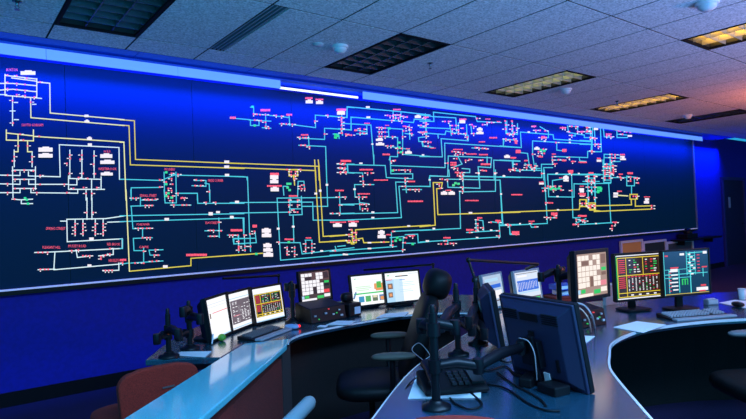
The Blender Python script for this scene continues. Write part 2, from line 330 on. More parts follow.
board('c8', CC='0,155 100,165 102,100 425,130 599,150;0,230 128,240 125,162 390,185 395,150;400,185 500,195 505,175 599,180;75,200 245,210 262,419;70,150 75,270;378,125 378,185;425,135 422,180;150,240 215,250;160,262 215,265;220,215 222,265;285,225 345,228;285,250 350,252;350,228 352,278;285,278 405,285 405,400 360,398 355,419;360,230 435,235 435,385 599,398;475,210 478,295;450,260 500,268;340,335 400,345;435,350 475,355;530,215 570,215;540,250 570,252;530,285 575,280 572,180;530,285 532,308 575,310;555,315 558,335 599,338',
      N='68,165 68,180 68,212 68,235 72,258 95,265 115,268 345,152 360,155 380,150 400,150 420,150 380,168 410,168 440,158 462,162 370,183 430,187 180,232 205,235 180,258 205,260 295,225 310,225 330,228 295,252 310,252 330,252 295,278 310,278 330,278 440,245 455,220 485,240 490,262 475,225 435,280 345,335 365,335 405,350 430,350 410,375 435,375 575,165 575,205 545,212 545,252 565,252 565,310 375,280', G='35,268 35,285 355,230 415,315 415,345 425,372 48,275', K='42,130,90,148 275,292,317,305 275,318,325,332 450,368,490,382 508,153,545,168 215,97,238,108 218,158,242,168 247,320,260,328 550,385,565,393', T='38,112,98,122 378,112,425,122 435,212,455,222 205,195,240,203 330,208,355,215 315,380,360,392 145,235,165,247 455,348,480,355 560,158,590,166')
board('d1', CC='70,38 220,42 225,90 330,95 330,75 245,75;175,0 175,38;240,10 243,75;70,40 72,70 130,72 133,118;98,118 175,118;98,118 100,168 120,168;115,155 120,218;40,197 120,195;120,190 155,195;35,235 270,230 262,108 305,108;0,262 285,250 275,125 399,125;245,42 399,48;300,95 305,150;290,138 365,138;0,385 265,365;0,400 290,382 292,330;248,305 399,298;245,310 245,365;240,330 295,325;300,318 350,316 352,350 399,345;305,352 340,352;30,37 70,38;35,55 70,55;30,70 70,70', Y='0,325 85,318;0,345 65,340 70,350 90,350;88,298 90,350 105,350 102,298;105,298 399,280;110,335 130,332 135,350 235,347',
      N='40,35 55,38 40,52 55,55 40,70 60,70 130,85 150,72 165,72 133,105 133,118 160,118 115,168 130,168 145,168 120,197 130,197 145,197 130,215 150,215 95,310 95,325 95,340 85,298 105,310 105,340 300,92 300,105 300,125 320,138 340,138 355,138 250,345 250,360 290,378 305,330 330,325 300,350 215,347 250,305 255,60 275,60 300,60 320,60 245,25 260,22', G='268,330 280,338 262,342 330,355 250,62', K='12,275,47,287 75,272,107,286 192,303,218,315 190,319,222,332 165,225,177,232 165,247,177,253 308,280,320,286 150,370,165,376 60,394,72,400 150,347,165,353 93,133,103,140 117,30,130,36', T='48,20,85,28 118,55,172,62 175,97,232,103 110,152,160,158 312,102,340,109 310,181,372,188 0,265,65,271 72,262,115,269 225,315,245,321 310,318,340,324')
board('d2', CC='0,55 75,65;75,40 310,65 320,92 455,98;75,40 78,92 0,90;78,65 200,72 205,155;375,95 375,115;0,125 165,132;0,155 140,165 145,145;100,165 102,185;145,145 270,170 270,200 118,188 125,290 0,288;0,345 140,350 138,213 559,238;155,395 158,285 400,295 395,350 325,345 328,419;50,419 55,395 160,400;245,400 559,405;415,419 412,308 559,315;165,105 175,170;215,100 215,165;260,110 262,165;285,120 290,160 320,160;30,50 38,180;10,205 15,230 75,238;210,285 235,330 180,350;235,355 278,358 278,378 240,378;375,290 375,330;485,90 485,155 545,165;515,90 520,150;545,105 545,165;465,230 470,190 530,195;240,380 242,419;515,310 520,365 559,370;290,240 380,245',
      N='28,75 35,100 30,120 35,150 15,155 35,175 45,205 60,208 45,230 140,92 160,92 180,115 200,115 180,135 215,140 240,130 180,160 215,160 255,160 290,110 300,120 300,160 350,110 375,98 400,98 318,75 265,180 310,238 330,240 350,242 370,245 180,260 200,262 225,265 240,268 210,280 205,300 255,310 275,305 330,310 350,308 190,350 210,355 235,378 210,395 235,400 350,365 370,368 155,325 325,380 418,380 500,160 520,165 480,190 525,190 505,362 530,365', K='220,85,253,102 318,130,350,143 315,150,355,163 472,285,503,296', T='20,65,50,72 220,75,260,85 365,75,395,82 430,90,450,98 388,178,432,188 328,202,365,210 185,245,240,253 258,270,318,278 330,273,380,282 170,318,205,328 170,330,205,340 340,325,395,337 505,290,540,298 530,195,545,218 535,250,559,270 195,372,220,382 55,238,90,244 475,85,482,95 475,105,482,115 475,125,482,135 513,88,520,98 513,108,520,118 513,128,520,138')
board('d3', CC='0,80 50,82 48,30 145,32 142,0;135,50 138,85 295,90 290,0;130,45 395,50 408,258;215,30 493,37;210,15 215,105;372,0 372,105 195,108 200,288 0,298;0,355 395,330 390,260;395,270 493,268;350,255 410,262;440,268 445,318 470,318;230,308 390,298;275,245 310,250 315,300;275,250 278,300;135,345 138,360', Y='0,280 75,272 65,62 110,62 105,90 82,92 88,220 493,208',
      N='95,70 100,90 110,45 135,48 210,85 210,105 210,45 185,15 200,25 285,245 285,265 285,285 310,285 245,308 275,300 350,258 385,258 390,300 390,325 435,272 475,318 105,365 125,365 150,362 165,362 130,350', G='175,65 190,68 165,75', K='103,108,135,122 140,108,172,122 62,285,75,293 28,346,45,354 240,207,258,215 275,330,288,336 345,293,357,300 43,45,53,52 285,12,295,20 365,15,375,22 395,115,405,122 408,25,418,32', T='125,97,155,103 222,147,290,154 450,118,493,125 228,290,265,300 372,245,398,255 115,330,152,338 282,232,308,240 455,308,490,320 300,0,330,5')
board('d4', CC='0,215 128,225 122,132 318,148 322,175 545,190;195,270 195,185 545,205;195,270 205,330;0,400 250,405 248,325 315,325 312,278 525,285 525,248 599,250;285,419 285,385 599,390;262,419 262,345 315,345;80,360 250,362;80,300 80,360;0,300 120,305;120,255 165,260 175,330;340,195 340,240 380,245;240,100 290,130 290,165 250,170;405,95 410,135 505,150 505,165 545,165;415,95 465,100 465,135;450,140 450,155 415,152;515,100 555,105 545,250;515,120 545,122;515,140 545,142;565,105 570,200;20,210 20,175 90,180;32,65 35,140 70,150;72,70 75,140 105,145 105,95;205,235 275,240;250,240 255,275;415,280 418,300;475,285 478,305 515,308;150,320 185,350 240,350;215,320 218,360;310,300 380,300',
      N='35,90 35,115 72,95 72,115 100,110 45,145 85,135 60,180 90,185 205,100 215,122 240,122 270,125 250,165 275,165 375,105 390,108 430,98 455,100 415,130 465,130 430,152 490,130 520,105 520,130 545,130 545,165 550,250 565,170 335,195 380,240 230,250 260,235 265,260 240,275 100,325 120,358 165,330 185,330 160,345 190,345 210,335 205,355 315,280 315,300 330,325 415,285 350,298 380,300 435,308 55,358 80,350 195,265 250,380', G='245,240 265,245', K='25,273,60,285 205,225,237,238 565,105,588,118 380,397,410,410 165,128,180,136 262,182,275,190 412,172,424,180 412,190,424,198 15,392,28,400 335,375,348,382', T='25,60,38,70 65,60,78,70 98,238,125,258 188,92,218,102 248,155,270,172 358,102,385,112 530,90,562,98 478,125,502,135 372,232,400,252 228,275,258,285 310,260,335,268 370,298,398,308 425,305,452,313 470,308,520,316 145,298,168,308 65,285,95,292 405,362,440,370 530,372,562,382 322,318,345,325')
board('d5', CC='0,35 220,40 218,0;232,0 248,280 0,292;250,22 524,22;250,22 255,140 388,142 388,72 455,75;375,20 382,250 420,250;430,285 524,280;0,52 12,290;220,95 320,100;275,55 340,45;275,55 275,105;50,290 52,335 75,332;160,290 165,300 200,298;245,250 290,250;460,20 462,200;498,20 500,200;435,60 520,60;460,90 500,90;480,90 482,130;455,110 505,115;395,255 450,275;395,280 450,255', Y='0,222 415,207 418,192 450,190 450,155 418,155 418,192;455,192 470,205;470,180 500,180 500,210 470,210 470,180;500,212 524,215',
      N='235,95 250,85 225,110 240,172 262,90 290,85 320,85 280,105 320,105 245,248 265,250 285,240 295,250 40,285 55,290 165,280 185,298 375,18 375,108 465,35 495,35 465,60 495,60 465,90 495,90 480,110 470,190 495,190 465,145 495,145 430,175 445,175 385,285 410,285 430,265 400,260 75,330', G='275,95 290,100 310,95 265,100', K='205,66,230,76 330,35,360,48 332,50,360,60 415,95,440,108 418,109,440,118 418,130,442,140 298,205,310,212 290,15,300,22 408,15,418,22 295,135,308,142 100,278,110,285 498,277,508,284 15,28,28,35', T='60,126,118,133 250,168,280,176 268,222,302,238 358,0,385,15 465,12,490,18 410,120,450,128 408,235,455,245 150,265,182,272 62,320,102,338 205,60,230,66 418,82,440,88 310,38,328,45 380,282,400,290')
board('d6', CC='128,250 122,105 220,108 222,165 285,165;72,250 128,250;75,100 72,250;60,100 65,180;0,182 65,185;0,205 115,208;140,110 145,160 195,165;220,110 270,115;225,145 280,150;240,270 145,265 140,419;180,265 182,410;150,285 240,288;180,310 240,308;140,320 200,325;0,385 200,388;140,345 200,345',
      N='45,105 45,125 62,165 72,245 90,170 90,205 110,205 110,220 160,155 185,160 225,120 255,145 190,265 210,268 190,285 210,288 190,305 160,325 200,335 200,355 200,368 160,340 150,375 185,375 240,400 340,410 280,130 300,132', K='82,108,108,120 285,150,312,160 240,275,268,285 240,290,275,300 100,297,128,310', T='155,140,190,150 228,120,248,130 240,262,270,272 102,285,125,295 232,380,258,388 283,372,318,382 0,310,42,318')
board('d7', CC='0,75 40,75;0,125 160,122;38,75 45,220;75,75 80,240;120,0 125,118 162,118 162,0;150,118 162,330;0,338 170,328;160,92 240,92;245,85 245,135 285,135 285,90;245,85 300,92;38,95 78,95;40,115 78,115;125,25 160,25;125,45 160,45;125,65 160,65;125,85 160,85;125,105 160,105;270,135 270,175;60,140 62,180;50,160 75,162', Y='85,240 270,235 268,205;75,245 75,270 370,257;290,208 290,242 375,240;262,180 300,180 300,205 262,205 262,180;45,225 80,225 80,258 50,258 45,225;0,240 35,245 35,208 0,208', P='200,185 250,188',
      N='45,85 75,85 45,105 75,105 60,120 60,160 45,240 78,240 60,235 55,250 130,35 155,35 130,55 155,55 130,75 155,75 130,95 155,95 170,30 175,50 175,70 265,90 285,95 300,95 305,120 265,110 280,190 295,190 375,240 375,255 168,345 168,360 185,328 215,95 15,315 25,320', G='95,145 105,145 95,160 108,160 110,150 95,168', K='340,200,362,212 335,215,362,228 175,170,200,182 175,185,198,196 0,150,20,162', T='45,65,72,72 203,72,222,78 250,65,278,75 195,160,220,168 335,190,368,196 0,180,30,190 0,290,35,298 170,322,195,330')
for nm, g in (('schematic_lines', G_line), ('schematic_symbols', G_mark), ('schematic_captions', G_plate)):
    rel(g.build(nm, None, None, loc=(XL, SCR, ZB)), vw)

# valance with blue cove light above the screen
va = thing('cove_valance', 'glowing pale blue light valance running along the top of the mapboard', 'light valance', (-2.6, VAL, 2.90))
M_diff = mat('valance_diffuser', (.15, .3, .6), .6, emit=(.13, .36, .98), es=.85, sample=False)
vz0, vz1 = 1.45 + .2846 * VAL - .074, 1.45 + .2846 * VAL + .014
xs = [4.10 + 1.11 * i for i in range(-6, 9)]
for i, x in enumerate(xs):
    if abs(x - 2.99) < .01: continue
    x2 = min(x + 1.106, 13.45)
    rel(MB().box(((x + x2) / 2, VAL, (vz0 + vz1) / 2), (x2 - x, .008, vz1 - vz0)).build('diffuser_panel', M_diff, None, loc=(x, VAL, vz0)), va)
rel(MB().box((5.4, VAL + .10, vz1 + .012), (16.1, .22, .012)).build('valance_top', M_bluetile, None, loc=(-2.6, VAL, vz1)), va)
rel(MB().tube([(3.02, VAL + .08, vz0 + .03), (4.08, VAL + .08, vz0 + .03)], .013).build('lamp_tube', glow('tube_glow', (.75, .9, 1.0), 1.6), None, loc=(3.0, VAL, vz0)), va)
for i in range(8):
    x = -2.0 + 2.2 * i; rel(MB().box((x, VAL + .12, (vz1 + CEIL) / 2 + .006), (.03, .02, CEIL - vz1 - .01)).build('hanger', M_black, None, loc=(x, VAL, vz1)), va)

# ------------------------------------------------------------------ ceiling fixtures
def troffer(k, r, label, lit):
    x = GX + CW * (k + .5); y = GY - RW * (r + .5)
    t = thing('louvre_light', label, 'ceiling light', (x, y, CEIL), 0, 'recessed louvre lights')
    W_, L_ = CW - .006, RW - .006
    M_bl = M_alum if not lit else mat('louvre_lit_tint', (.62, .6, .5), .4, metal=.6)  # lit fixtures: tube light painted into the blades as a paler metal
    f = MB()
    for sx in (-1, 1): f.box((sx * (W_ / 2 - .012), 0, .004), (.024, L_, .016))
    for sy in (-1, 1): f.box((0, sy * (L_ / 2 - .012), .004), (W_ - .048, .024, .016))
    f.build('trim_frame', M_rail, t)
    p = MB()
    for sx in (-1, 1): p.box((sx * (W_ / 2 - .028), 0, .07), (.006, L_ - .06, .11))
    for sy in (-1, 1): p.box((0, sy * (L_ / 2 - .028), .07), (W_ - .06, .006, .11))
    p.box((0, 0, .128), (W_ - .05, L_ - .05, .006)); p.build('reflector_pan', M_pan, t)
    lm = {0: mat('unlit_lamp', (.12, .16, .17), .4), 1: mat('dim_lamp_pale', (.3, .3, .2), .4, emit=(.75, .70, .20), es=3), 2: mat('dim_lamp_amber', (.3, .25, .1), .4, emit=(1.0, .52, .05), es=8)}[lit]
    for cx in (-.19, 0, .19): MB().tube([(cx, -L_ / 2 + .04, .085), (cx, L_ / 2 - .04, .085)], .016).build('lamp_tube', lm, t)
    for cx in (-.095, .095): MB().box((cx, 0, .03), (.005, L_ - .06, .05)).build('long_blade', M_bl, t)
    def vblade(y_):
        m = MB(); h = W_ / 2 - .03
        m.add([(-h, y_ - .002, .005), (h, y_ - .002, .005), (h, y_ + .002, .005), (-h, y_ + .002, .005), (-h, y_ - .008, .055), (h, y_ - .008, .055), (h, y_ + .008, .055), (-h, y_ + .008, .055)],
              [(3, 2, 1, 0), (4, 5, 6, 7), (0, 1, 5, 4), (2, 3, 7, 6), (1, 2, 6, 5), (3, 0, 4, 7)]); return m
    for i in range(7): vblade(-L_ / 2 + .03 + (L_ - .06) * (i + 1) / 8).build('cross_blade', M_bl, t)
    return t
troffer(-2, 0, 'unlit recessed louvre light at the left end of the ceiling', 0)
troffer(2, 0, 'unlit recessed louvre light beside the white smoke detector above the middle of the mapboard', 0)
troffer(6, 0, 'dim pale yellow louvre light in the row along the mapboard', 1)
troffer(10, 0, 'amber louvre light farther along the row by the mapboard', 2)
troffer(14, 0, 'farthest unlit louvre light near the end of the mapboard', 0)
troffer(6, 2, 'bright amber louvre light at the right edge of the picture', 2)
# slot diffuser
sd = thing('slot_diffuser', 'long dark linear air slot diffuser in the ceiling', 'air vent', (GX + .065, GY - RW / 2, CEIL))
MB().box((0, 0, .03), (.125, RW - .02, .02)).build('plenum', M_rail, sd)
for i in range(4): MB().box((-.054 + .036 * i, 0, .008), (.011, RW - .02, .02)).build('slot_bar', mat('slot_bar_grey', (.22, .25, .3), .5), sd)
def detector(px, py, label, s=1):
    p = onz(px, py, CEIL); t = thing('smoke_detector', label, 'smoke detector', p, 0, 'ceiling smoke detectors')
    MB().lathe([(.075 * s, 0), (.075 * s, -.018), (.068 * s, -.024)], n=20).build('mounting_base', M_white, t)
    MB().lathe([(.06 * s, -.024), (.058 * s, -.045), (.045 * s, -.052), (.04 * s, -.062), (.01, -.066)], n=20).build('sensor_head', M_white, t)
detector(340, 46, 'white smoke detector beside the middle louvre light'); detector(707, 2, 'large white smoke detector at the top right of the ceiling', 1.15)
detector(566, 89, 'small white smoke detector below the pale yellow louvre light'); detector(688, 115, 'far white smoke detector near the end of the mapboard')
def sprinkler(px, py, label):
    p = onz(px, py, CEIL); t = thing('sprinkler', label, 'sprinkler', p, 0, 'ceiling sprinklers')
    MB().lathe([(.03, 0), (.03, -.004), (.012, -.008), (.009, -.03)], n=12).build('escutcheon', M_alum, t)
    a = MB(); 
    for s in (-1, 1): a.tube([(0, 0, -.028), (s * .014, 0, -.04), (0, 0, -.058)], .003, 6)
    a.build('frame_arm', M_alum, t); MB().lathe([(.018, -.058), (.018, -.061)], n=12).build('deflector', M_alum, t)
sprinkler(430, 63, 'small sprinkler head right of the middle louvre light'); sprinkler(617, 101, 'small sprinkler head by the amber louvre light'); sprinkler(17, 1, 'small sprinkler head at the top left corner')
tag(MB().lathe([(.05, 0), (.048, -.012), (.0, -.016)], c=onz(318, 44, CEIL), n=18).build('ceiling_speaker_disc', M_lgrey), 'flat pale disc on the ceiling beside the smoke detector', 'ceiling disc')

# ------------------------------------------------------------------ desks
DZ = .75; TH = .035
def polyoff(pts, d):
    out = []
    for i, p in enumerate(pts):
        a = Vector(pts[max(i - 1, 0)]).to_2d(); b = Vector(pts[min(i + 1, len(pts) - 1)]).to_2d(); t = (b - a).normalized()
        out.append((p[0] - t.y * d, p[1] + t.x * d))
    return out
def ribbon(mb, pts, z0, z1, th):
    q = polyoff(pts, th); n = len(pts)
    for i in range(n - 1): mb.prism([pts[i][:2], pts[i + 1][:2], q[i + 1], q[i]], z0, z1)
    return mb
# left console: inner knee edge, back edge, short wing on the left
inner = [(1.62, 2.97), (1.73, 3.11), (1.92, 3.195), (2.3, 3.22), (2.68, 3.20), (2.9, 3.10), (3.06, 2.95), (3.2, 2.72)]
inner = [tuple(v)[:2] for v in smooth([(*p, 0) for p in inner], 4)]
back = [(3.95, 3.0), (3.8, 3.55), (3.35, 4.0), (2.7, 4.22), (2.0, 4.25), (1.5, 4.02), (1.15, 3.62), (.88, 3.2)]
back = [tuple(v)[:2] for v in smooth([(*p, 0) for p in back], 3)]
ld = thing('console_desk', 'curved dark glossy console desk on the left under the mapboard with pale ledge', 'desk', (2.0, 3.6, 0))
def at(o, p): o.parent = p; o.location = Vector(o.location) - Vector(p.location); return o
top = inner + [(3.62, 2.60)] + back + [(1.2, 2.94), (1.42, 3.16)]
at(MB().prism(top, DZ - TH, DZ - .001).build('desktop', M_desk, None, loc=(2, 3.6, 0), bevel=.006), ld)
ledge = [(.22, 1.50), (1.60, 2.945), (1.70, 3.09), (1.44, 3.17), (1.2, 2.935), (.02, 1.75)]
at(MB().prism(ledge, DZ - TH + .002, DZ).build('pale_ledge', M_ledge, None, loc=(1, 2.4, 0), bevel=.006), ld)
at(ribbon(MB(), inner[1:], DZ - .014, DZ - .003, -.006).build('edge_band', M_edge, None, loc=(2, 3.2, 0)), ld)
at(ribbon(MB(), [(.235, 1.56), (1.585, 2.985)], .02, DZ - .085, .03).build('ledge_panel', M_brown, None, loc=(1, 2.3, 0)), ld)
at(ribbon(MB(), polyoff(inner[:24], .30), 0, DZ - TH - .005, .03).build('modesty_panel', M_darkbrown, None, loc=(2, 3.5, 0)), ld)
at(MB().prism([(1.60, 3.0), (1.72, 3.12), (1.56, 3.40), (1.40, 3.26)], 0, DZ - TH - .002).build('pedestal', mat('dark_pedestal', (.05, .035, .035), .7), None, loc=(1.6, 3.2, 0)), ld)
# centre and right console
inR = [(1.84, .92), (1.91, .99), (2.28, 1.32), (2.43, 1.43), (2.6, 1.525), (2.82, 1.64), (3.06, 1.695), (3.27, 1.70), (3.48, 1.66), (3.75, 1.56), (4.0, 1.41), (4.5, 1.05), (4.9, .6)]
inR = [tuple(v)[:2] for v in smooth([(*p, 0) for p in inR], 4)]
inL = [(3.2, 2.70), (2.85, 2.52), (2.45, 2.36), (2.0, 2.15), (1.64, 1.94), (1.14, 1.565)]
inL = [tuple(v)[:2] for v in smooth([(*p, 0) for p in inL], 4)]
rd = thing('console_desk', 'dark glossy shared console desk with a curved bright inner edge in the right foreground', 'desk', (3.0, 2.0, 0))
topR = inR + [(5.45, .85), (5.4, 1.75), (4.7, 2.25), (4.0, 2.52), (3.63, 2.60)] + inL
at(MB().prism(topR, DZ - TH, DZ).build('desktop', M_desk, None, loc=(3, 2, 0), bevel=.006), rd)
at(ribbon(MB(), inR[2:], DZ - .016, DZ - .001, -.010).build('edge_band', M_edge, None, loc=(3, 1.5, 0)), rd)
at(ribbon(MB(), inL, DZ - .014, DZ - .003, -.006).build('edge_band', M_edge, None, loc=(2, 2.1, 0)), rd)
mid = [(1.75, 1.45), (2.1, 1.72), (2.6, 2.02), (3.2, 2.22), (3.8, 2.25), (4.5, 1.95), (5.0, 1.5)]
mid = [tuple(v)[:2] for v in smooth([(*p, 0) for p in mid], 3)]
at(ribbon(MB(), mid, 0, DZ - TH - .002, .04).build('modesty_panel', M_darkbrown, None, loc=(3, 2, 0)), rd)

# ------------------------------------------------------------------ monitors
def screen_rects(mb, w, h, lst, y=-.0006):
    for it in lst:
        m, u0, v0, u1, v1 = it[:5]; lay = it[5] if len(it) > 5 else 1
        mb.use(m); yy = -.0006 * lay
        mb.quad((-w / 2 + u0 * w, yy, -h / 2 + (1 - v1) * h), (-w / 2 + u1 * w, yy, -h / 2 + (1 - v1) * h), (-w / 2 + u1 * w, yy, -h / 2 + (1 - v0) * h), (-w / 2 + u0 * w, yy, -h / 2 + (1 - v0) * h))
def g(name, col, es=1.0): return glow('px_' + name, col, es)
def bg(name, col, es=1.0): return mat('screen_' + name, (.01, .01, .012), .25, emit=col, es=es)
def monitor(label, c, a, tilt, w, h, base_col, rects=(), stand=True, bez=.016, deep=.05, group='flat panel monitors on the console desks', rim=None, shell=M_black):
    c = Vector(c); t = thing('monitor', label, 'monitor', (c.x, c.y, DZ), a, group)
    M = Matrix.Translation((0, 0, c.z - DZ)) @ Matrix.Rotation(-tilt, 4, 'X')
    def put(mb, name, m=None, bevel=0, parent=None):
        o = mb.build(name, m, parent or t, bevel)
        if not parent: o.matrix_local = M
        return o
    f = MB(); W_, H_ = w + 2 * bez, h + 2 * bez
    for s in (-1, 1):
        f.box((s * (w + bez) / 2, .008, 0), (bez, .024, H_)); f.box((0, .008, s * (h + bez) / 2), (w, .024, bez))
    put(f, 'bezel', rim or M_black, .003)
    s = MB(); s.box((0, .004, 0), (w, .006, h)); sc = put(s, 'screen', base_col)
    if rects:
        r = MB(); screen_rects(r, w, h, rects); o = r.build('screen_image', None, sc); o.location = (0, .001 - .001, 0)
    b = MB(); b.box((0, .026, 0), (W_ - .004, .014, H_ - .004)); b.add(
        [(-W_ * .47, .032, -H_ * .47), (W_ * .47, .032, -H_ * .47), (W_ * .47, .032, H_ * .47), (-W_ * .47, .032, H_ * .47),
         (-W_ * .36, .032 + deep, -H_ * .36), (W_ * .36, .032 + deep, -H_ * .36), (W_ * .36, .032 + deep, H_ * .36), (-W_ * .36, .032 + deep, H_ * .36)],
        [(4, 5, 6, 7)[::-1], (0, 1, 5, 4)[::-1], (1, 2, 6, 5)[::-1], (2, 3, 7, 6)[::-1], (3, 0, 4, 7)[::-1]])
    put(b, 'back_shell', shell, .004)
    if stand:
        zc = c.z - DZ
        MB().box((0, .085, zc * .5), (.055, .022, zc)).build('stand_neck', M_black, t, .004)
        n = MB(); n.pad((0, .07, .009), (.22, .17, .018), p=4); n.build('stand_base', M_black, t)
    return t, M, put
P_white = bg('white', (.93, .95, 1.0), 1.1); P_page = bg('page_white', (.95, .98, 1.0), 1.1); P_dark = bg('black_table', (.03, .02, .02), 1); P_teal = bg('dark_teal', (.004, .032, .075), 1)
P_warm = bg('warm_white', (1.0, .86, .74), 1.15)
gw = g('white', (.95, .95, 1)); gr = g('red', (.85, .06, .08)); gg = g('green', (.03, .6, .12)); gy = g('yellow', (.95, .70, .04)); gc = g('cyan', (.1, .8, .85)); gk = g('black', (.01, .01, .012)); gb = g('blue', (.03, .16, .75))
gd = g('grey', (.16, .13, .16)); gbr = g('brown', (.22, .12, .08)); gl = g('lightblue', (.45, .72, .95)); gp = g('pink', (.85, .25, .3)); gsk = g('skin', (.85, .35, .12)); gwp = g('warm', (1.0, .9, .8))

def table_rects(n, x0, y0, x1, y1, cols, rnd):
    out = []
    for i in range(n):
        for j in range(cols):
            if rnd.random() < .18: continue
            u = x0 + (x1 - x0) * j / cols; v = y0 + (y1 - y0) * i / n
            out.append((rnd.choice((gw, gw, gw, gd)), u, v, u + (x1 - x0) / cols * rnd.uniform(.4, .75), v + (y1 - y0) / n * .5, 2))
    return out
rn = random.Random(3)
# A: almost blank white page
def lift(c, s): return CAM + (Vector(c) - CAM) * s
monitor('leftmost of three small monitors showing an almost blank white page', lift((1.433, 3.503, .878), .985), R(43), R(8), .305, .24, P_white, [(g('palegrey', (.75, .8, .95)), 0, .12, 1, .14), (g('palegrey', (.75, .8, .95)), 0, .20, 1, .215), (gr, .18, .355, .96, .372), (gbr, .05, .35, .10, .48), (gl, 0, .97, 1, 1)])
monitor('middle of three small monitors showing a grey data table', lift((1.691, 3.736, .868), .97), R(36.2), R(7), .30, .235, P_white,
        [(gl, 0, .13, 1, .15), (gd, .03, .20, .98, .86)] + table_rects(14, .1, .25, .96, .84, 7, rn) + [(gp, .1, .62, .38, .64, 3), (gd, .35, .3, .4, .84, 3), (gl, 0, .95, 1, .98)])
def yellow_table(full):
    out = [(gk, .03, .16, .97, .86)] if not full else []
    y0, y1, x0, x1 = (.18, .84, .05, .95) if not full else (.06, .95, .03, .97)
    t = .016 if full else .022
    for v in (y0, (y0 + y1) * .46, y1 - (.09 if full else .06), y1): out.append((gy, x0, v - t / 2, x1, v + t / 2, 3))
    for u in (x0, x0 + (x1 - x0) * .2, x0 + (x1 - x0) * .6, x1): out.append((gy, u - t / 2.6, y0, u + t / 2.6, (y0 + y1) * .46 if u == x0 + (x1 - x0) * .6 else y1, 3))
    H = y1 - y0
    for i in range(13):
        v = y0 + H * (.05 + .052 * i) if i < 7 else y0 + H * (.50 + .05 * (i - 7))
        out.append((gr, x0 + .02, v, x0 + (x1 - x0) * .17, v + H * .022, 2))
    for i in range(6):
        for u in (.27, .38, .46, .66, .78, .86):
            if rn.random() < .8: out.append((rn.choice((gw, gw, gr, gg)), x0 + (x1 - x0) * u, y0 + H * (.06 + .06 * i), x0 + (x1 - x0) * (u + rn.uniform(.03, .08)), y0 + H * (.085 + .06 * i), 2))
    for i in range(9):
        u = x0 + (x1 - x0) * (.23 + .083 * i); out.append((gr, u, y0 + H * .48, u + .05, y0 + H * .505, 2))
        for j in range(10):
            if rn.random() < .85: out.append((gw if rn.random() < .8 else rn.choice((gr, gg)), u + .012, y0 + H * (.53 + .034 * j), u + .036, y0 + H * (.55 + .034 * j), 2))
    for i in range(4): out.append((gw, .3 + .17 * i, y1 - .05, .36 + .17 * i, y1 - .02, 2))
    return out
monitor('right one of three small monitors showing a yellow ruled table between white bars', lift((1.968, 3.873, .862), .96), R(20.5), R(8.5), .296, .232, P_white, yellow_table(False) + [(gl, 0, .97, 1, 1)])
def touch_rects(warm):
    wcol = gwp if warm else gw; out = []
    dk = gbr if warm else gk
    for i in range(6):
        for j in range(6):
            u = .03 + .125 * j; v = .04 + .125 * i
            if i == 1 and j in (1, 2): continue
            if i >= 4 and j in (3,): continue
            if rn.random() < .04: continue
            out.append((wcol, u, v, u + .112, v + .112))
    out += [(dk, .15, .17, .37, .27, 2), (wcol, .03, .68, .25, .79, 2), (gg, .10, .82, .24, .91, 3), (gg, .52, .86, .74, .96, 3), (wcol, .0, .93, .5, 1.0), (gl, 0, .82, .08, .92, 2), (dk, .80, .04, .96, .26, 2), (gg, .80, .35, .96, .43, 3), (dk, .80, .46, .96, .54, 2), (gp if warm else gr, .76, .66, .96, .78, 2), (wcol, .76, .82, .97, .93, 2), (dk, .42, .55, .52, .78, 2)]
    return out
M_tbg = bg('touch_dark', (.05, .04, .04), 1); M_tbw = bg('touch_warm', (.42, .28, .22), 1)
tD, MD, putD = monitor('small touch panel with white button grid above a black console box on the left desk', lift((2.411, 3.915, .946), .985), R(3.5), R(6), .28, .22, M_tbg, touch_rects(False), stand=False)
web1 = [(gg, .08, .075, .14, .10), (g('pale', (.55, .7, .6)), .15, .085, .24, .10), (g('palegrey2', (.6, .65, .7)), .45, .16, .95, .17), (g('leafpale', (.55, .85, .5)), .10, .36, .55, .385), (g('leafpale', (.55, .85, .5)), .12, .42, .58, .445), (g('leafpale', (.55, .85, .5)), .10, .48, .5, .505), (gg, .04, .585, .98, .63),
        (gsk, .66, .30, .96, .50, 2), (gsk, .70, .50, .92, .55, 2), (gg, .74, .24, .88, .46, 3), (g('leaf', (.15, .45, .08)), .76, .28, .86, .42, 4), (g('tb1', (.05, .3, .55)), .17, .70, .33, .90), (g('tb2', (.1, .45, .12)), .37, .70, .53, .90), (g('tb3', (.15, .2, .12)), .58, .70, .74, .90), (g('tb4', (.12, .25, .5)), .79, .70, .95, .90), (gsk, .82, .76, .92, .88, 2), (g('tb5', (.8, .75, .5)), .60, .70, .72, .78, 2)]
monitor('small monitor showing a web page with green banner and hands holding a leaf', lift((2.78, 3.695, .89), .99), R(-7.8), R(8), .305, .232, P_page, web1)
web2 = [(gg, .06, .07, .13, .10), (gk, .30, .11, .68, .145), (gsk, .42, .105, .5, .12, 2), (gl, .0, .22, .24, 1), (g('paleblue', (.62, .82, .98)), .24, .22, .5, 1), (gbr, .05, .36, .2, .55, 2), (gsk, .08, .4, .16, .5, 3), (gbr, .05, .66, .18, .84, 2), (gsk, .08, .7, .16, .8, 3), (gr, .02, .22, .2, .245, 2), (gb, .42, .25, .58, .268, 2), (gl, .4, .34, .85, .355, 2), (gl, .4, .4, .8, .415, 2), (gl, .4, .46, .86, .475, 2), (gl, .36, .6, .75, .615, 2), (gl, .4, .66, .8, .675, 2), (g('palegrey2', (.6, .65, .7)), .7, .05, .98, .07)]
monitor('small monitor showing a pale blue web page beside the black headrest', lift((3.029, 3.563, .90), .99), R(-12.8), R(8.5), .305, .232, P_page, web2)
tJ, MJ, putJ = monitor('touch panel with warm white button grid above the right console box', (2.944, 1.802, 1.096), R(-2.9), 0, .28, .24, M_tbw, touch_rects(True), stand=False, bez=.022)
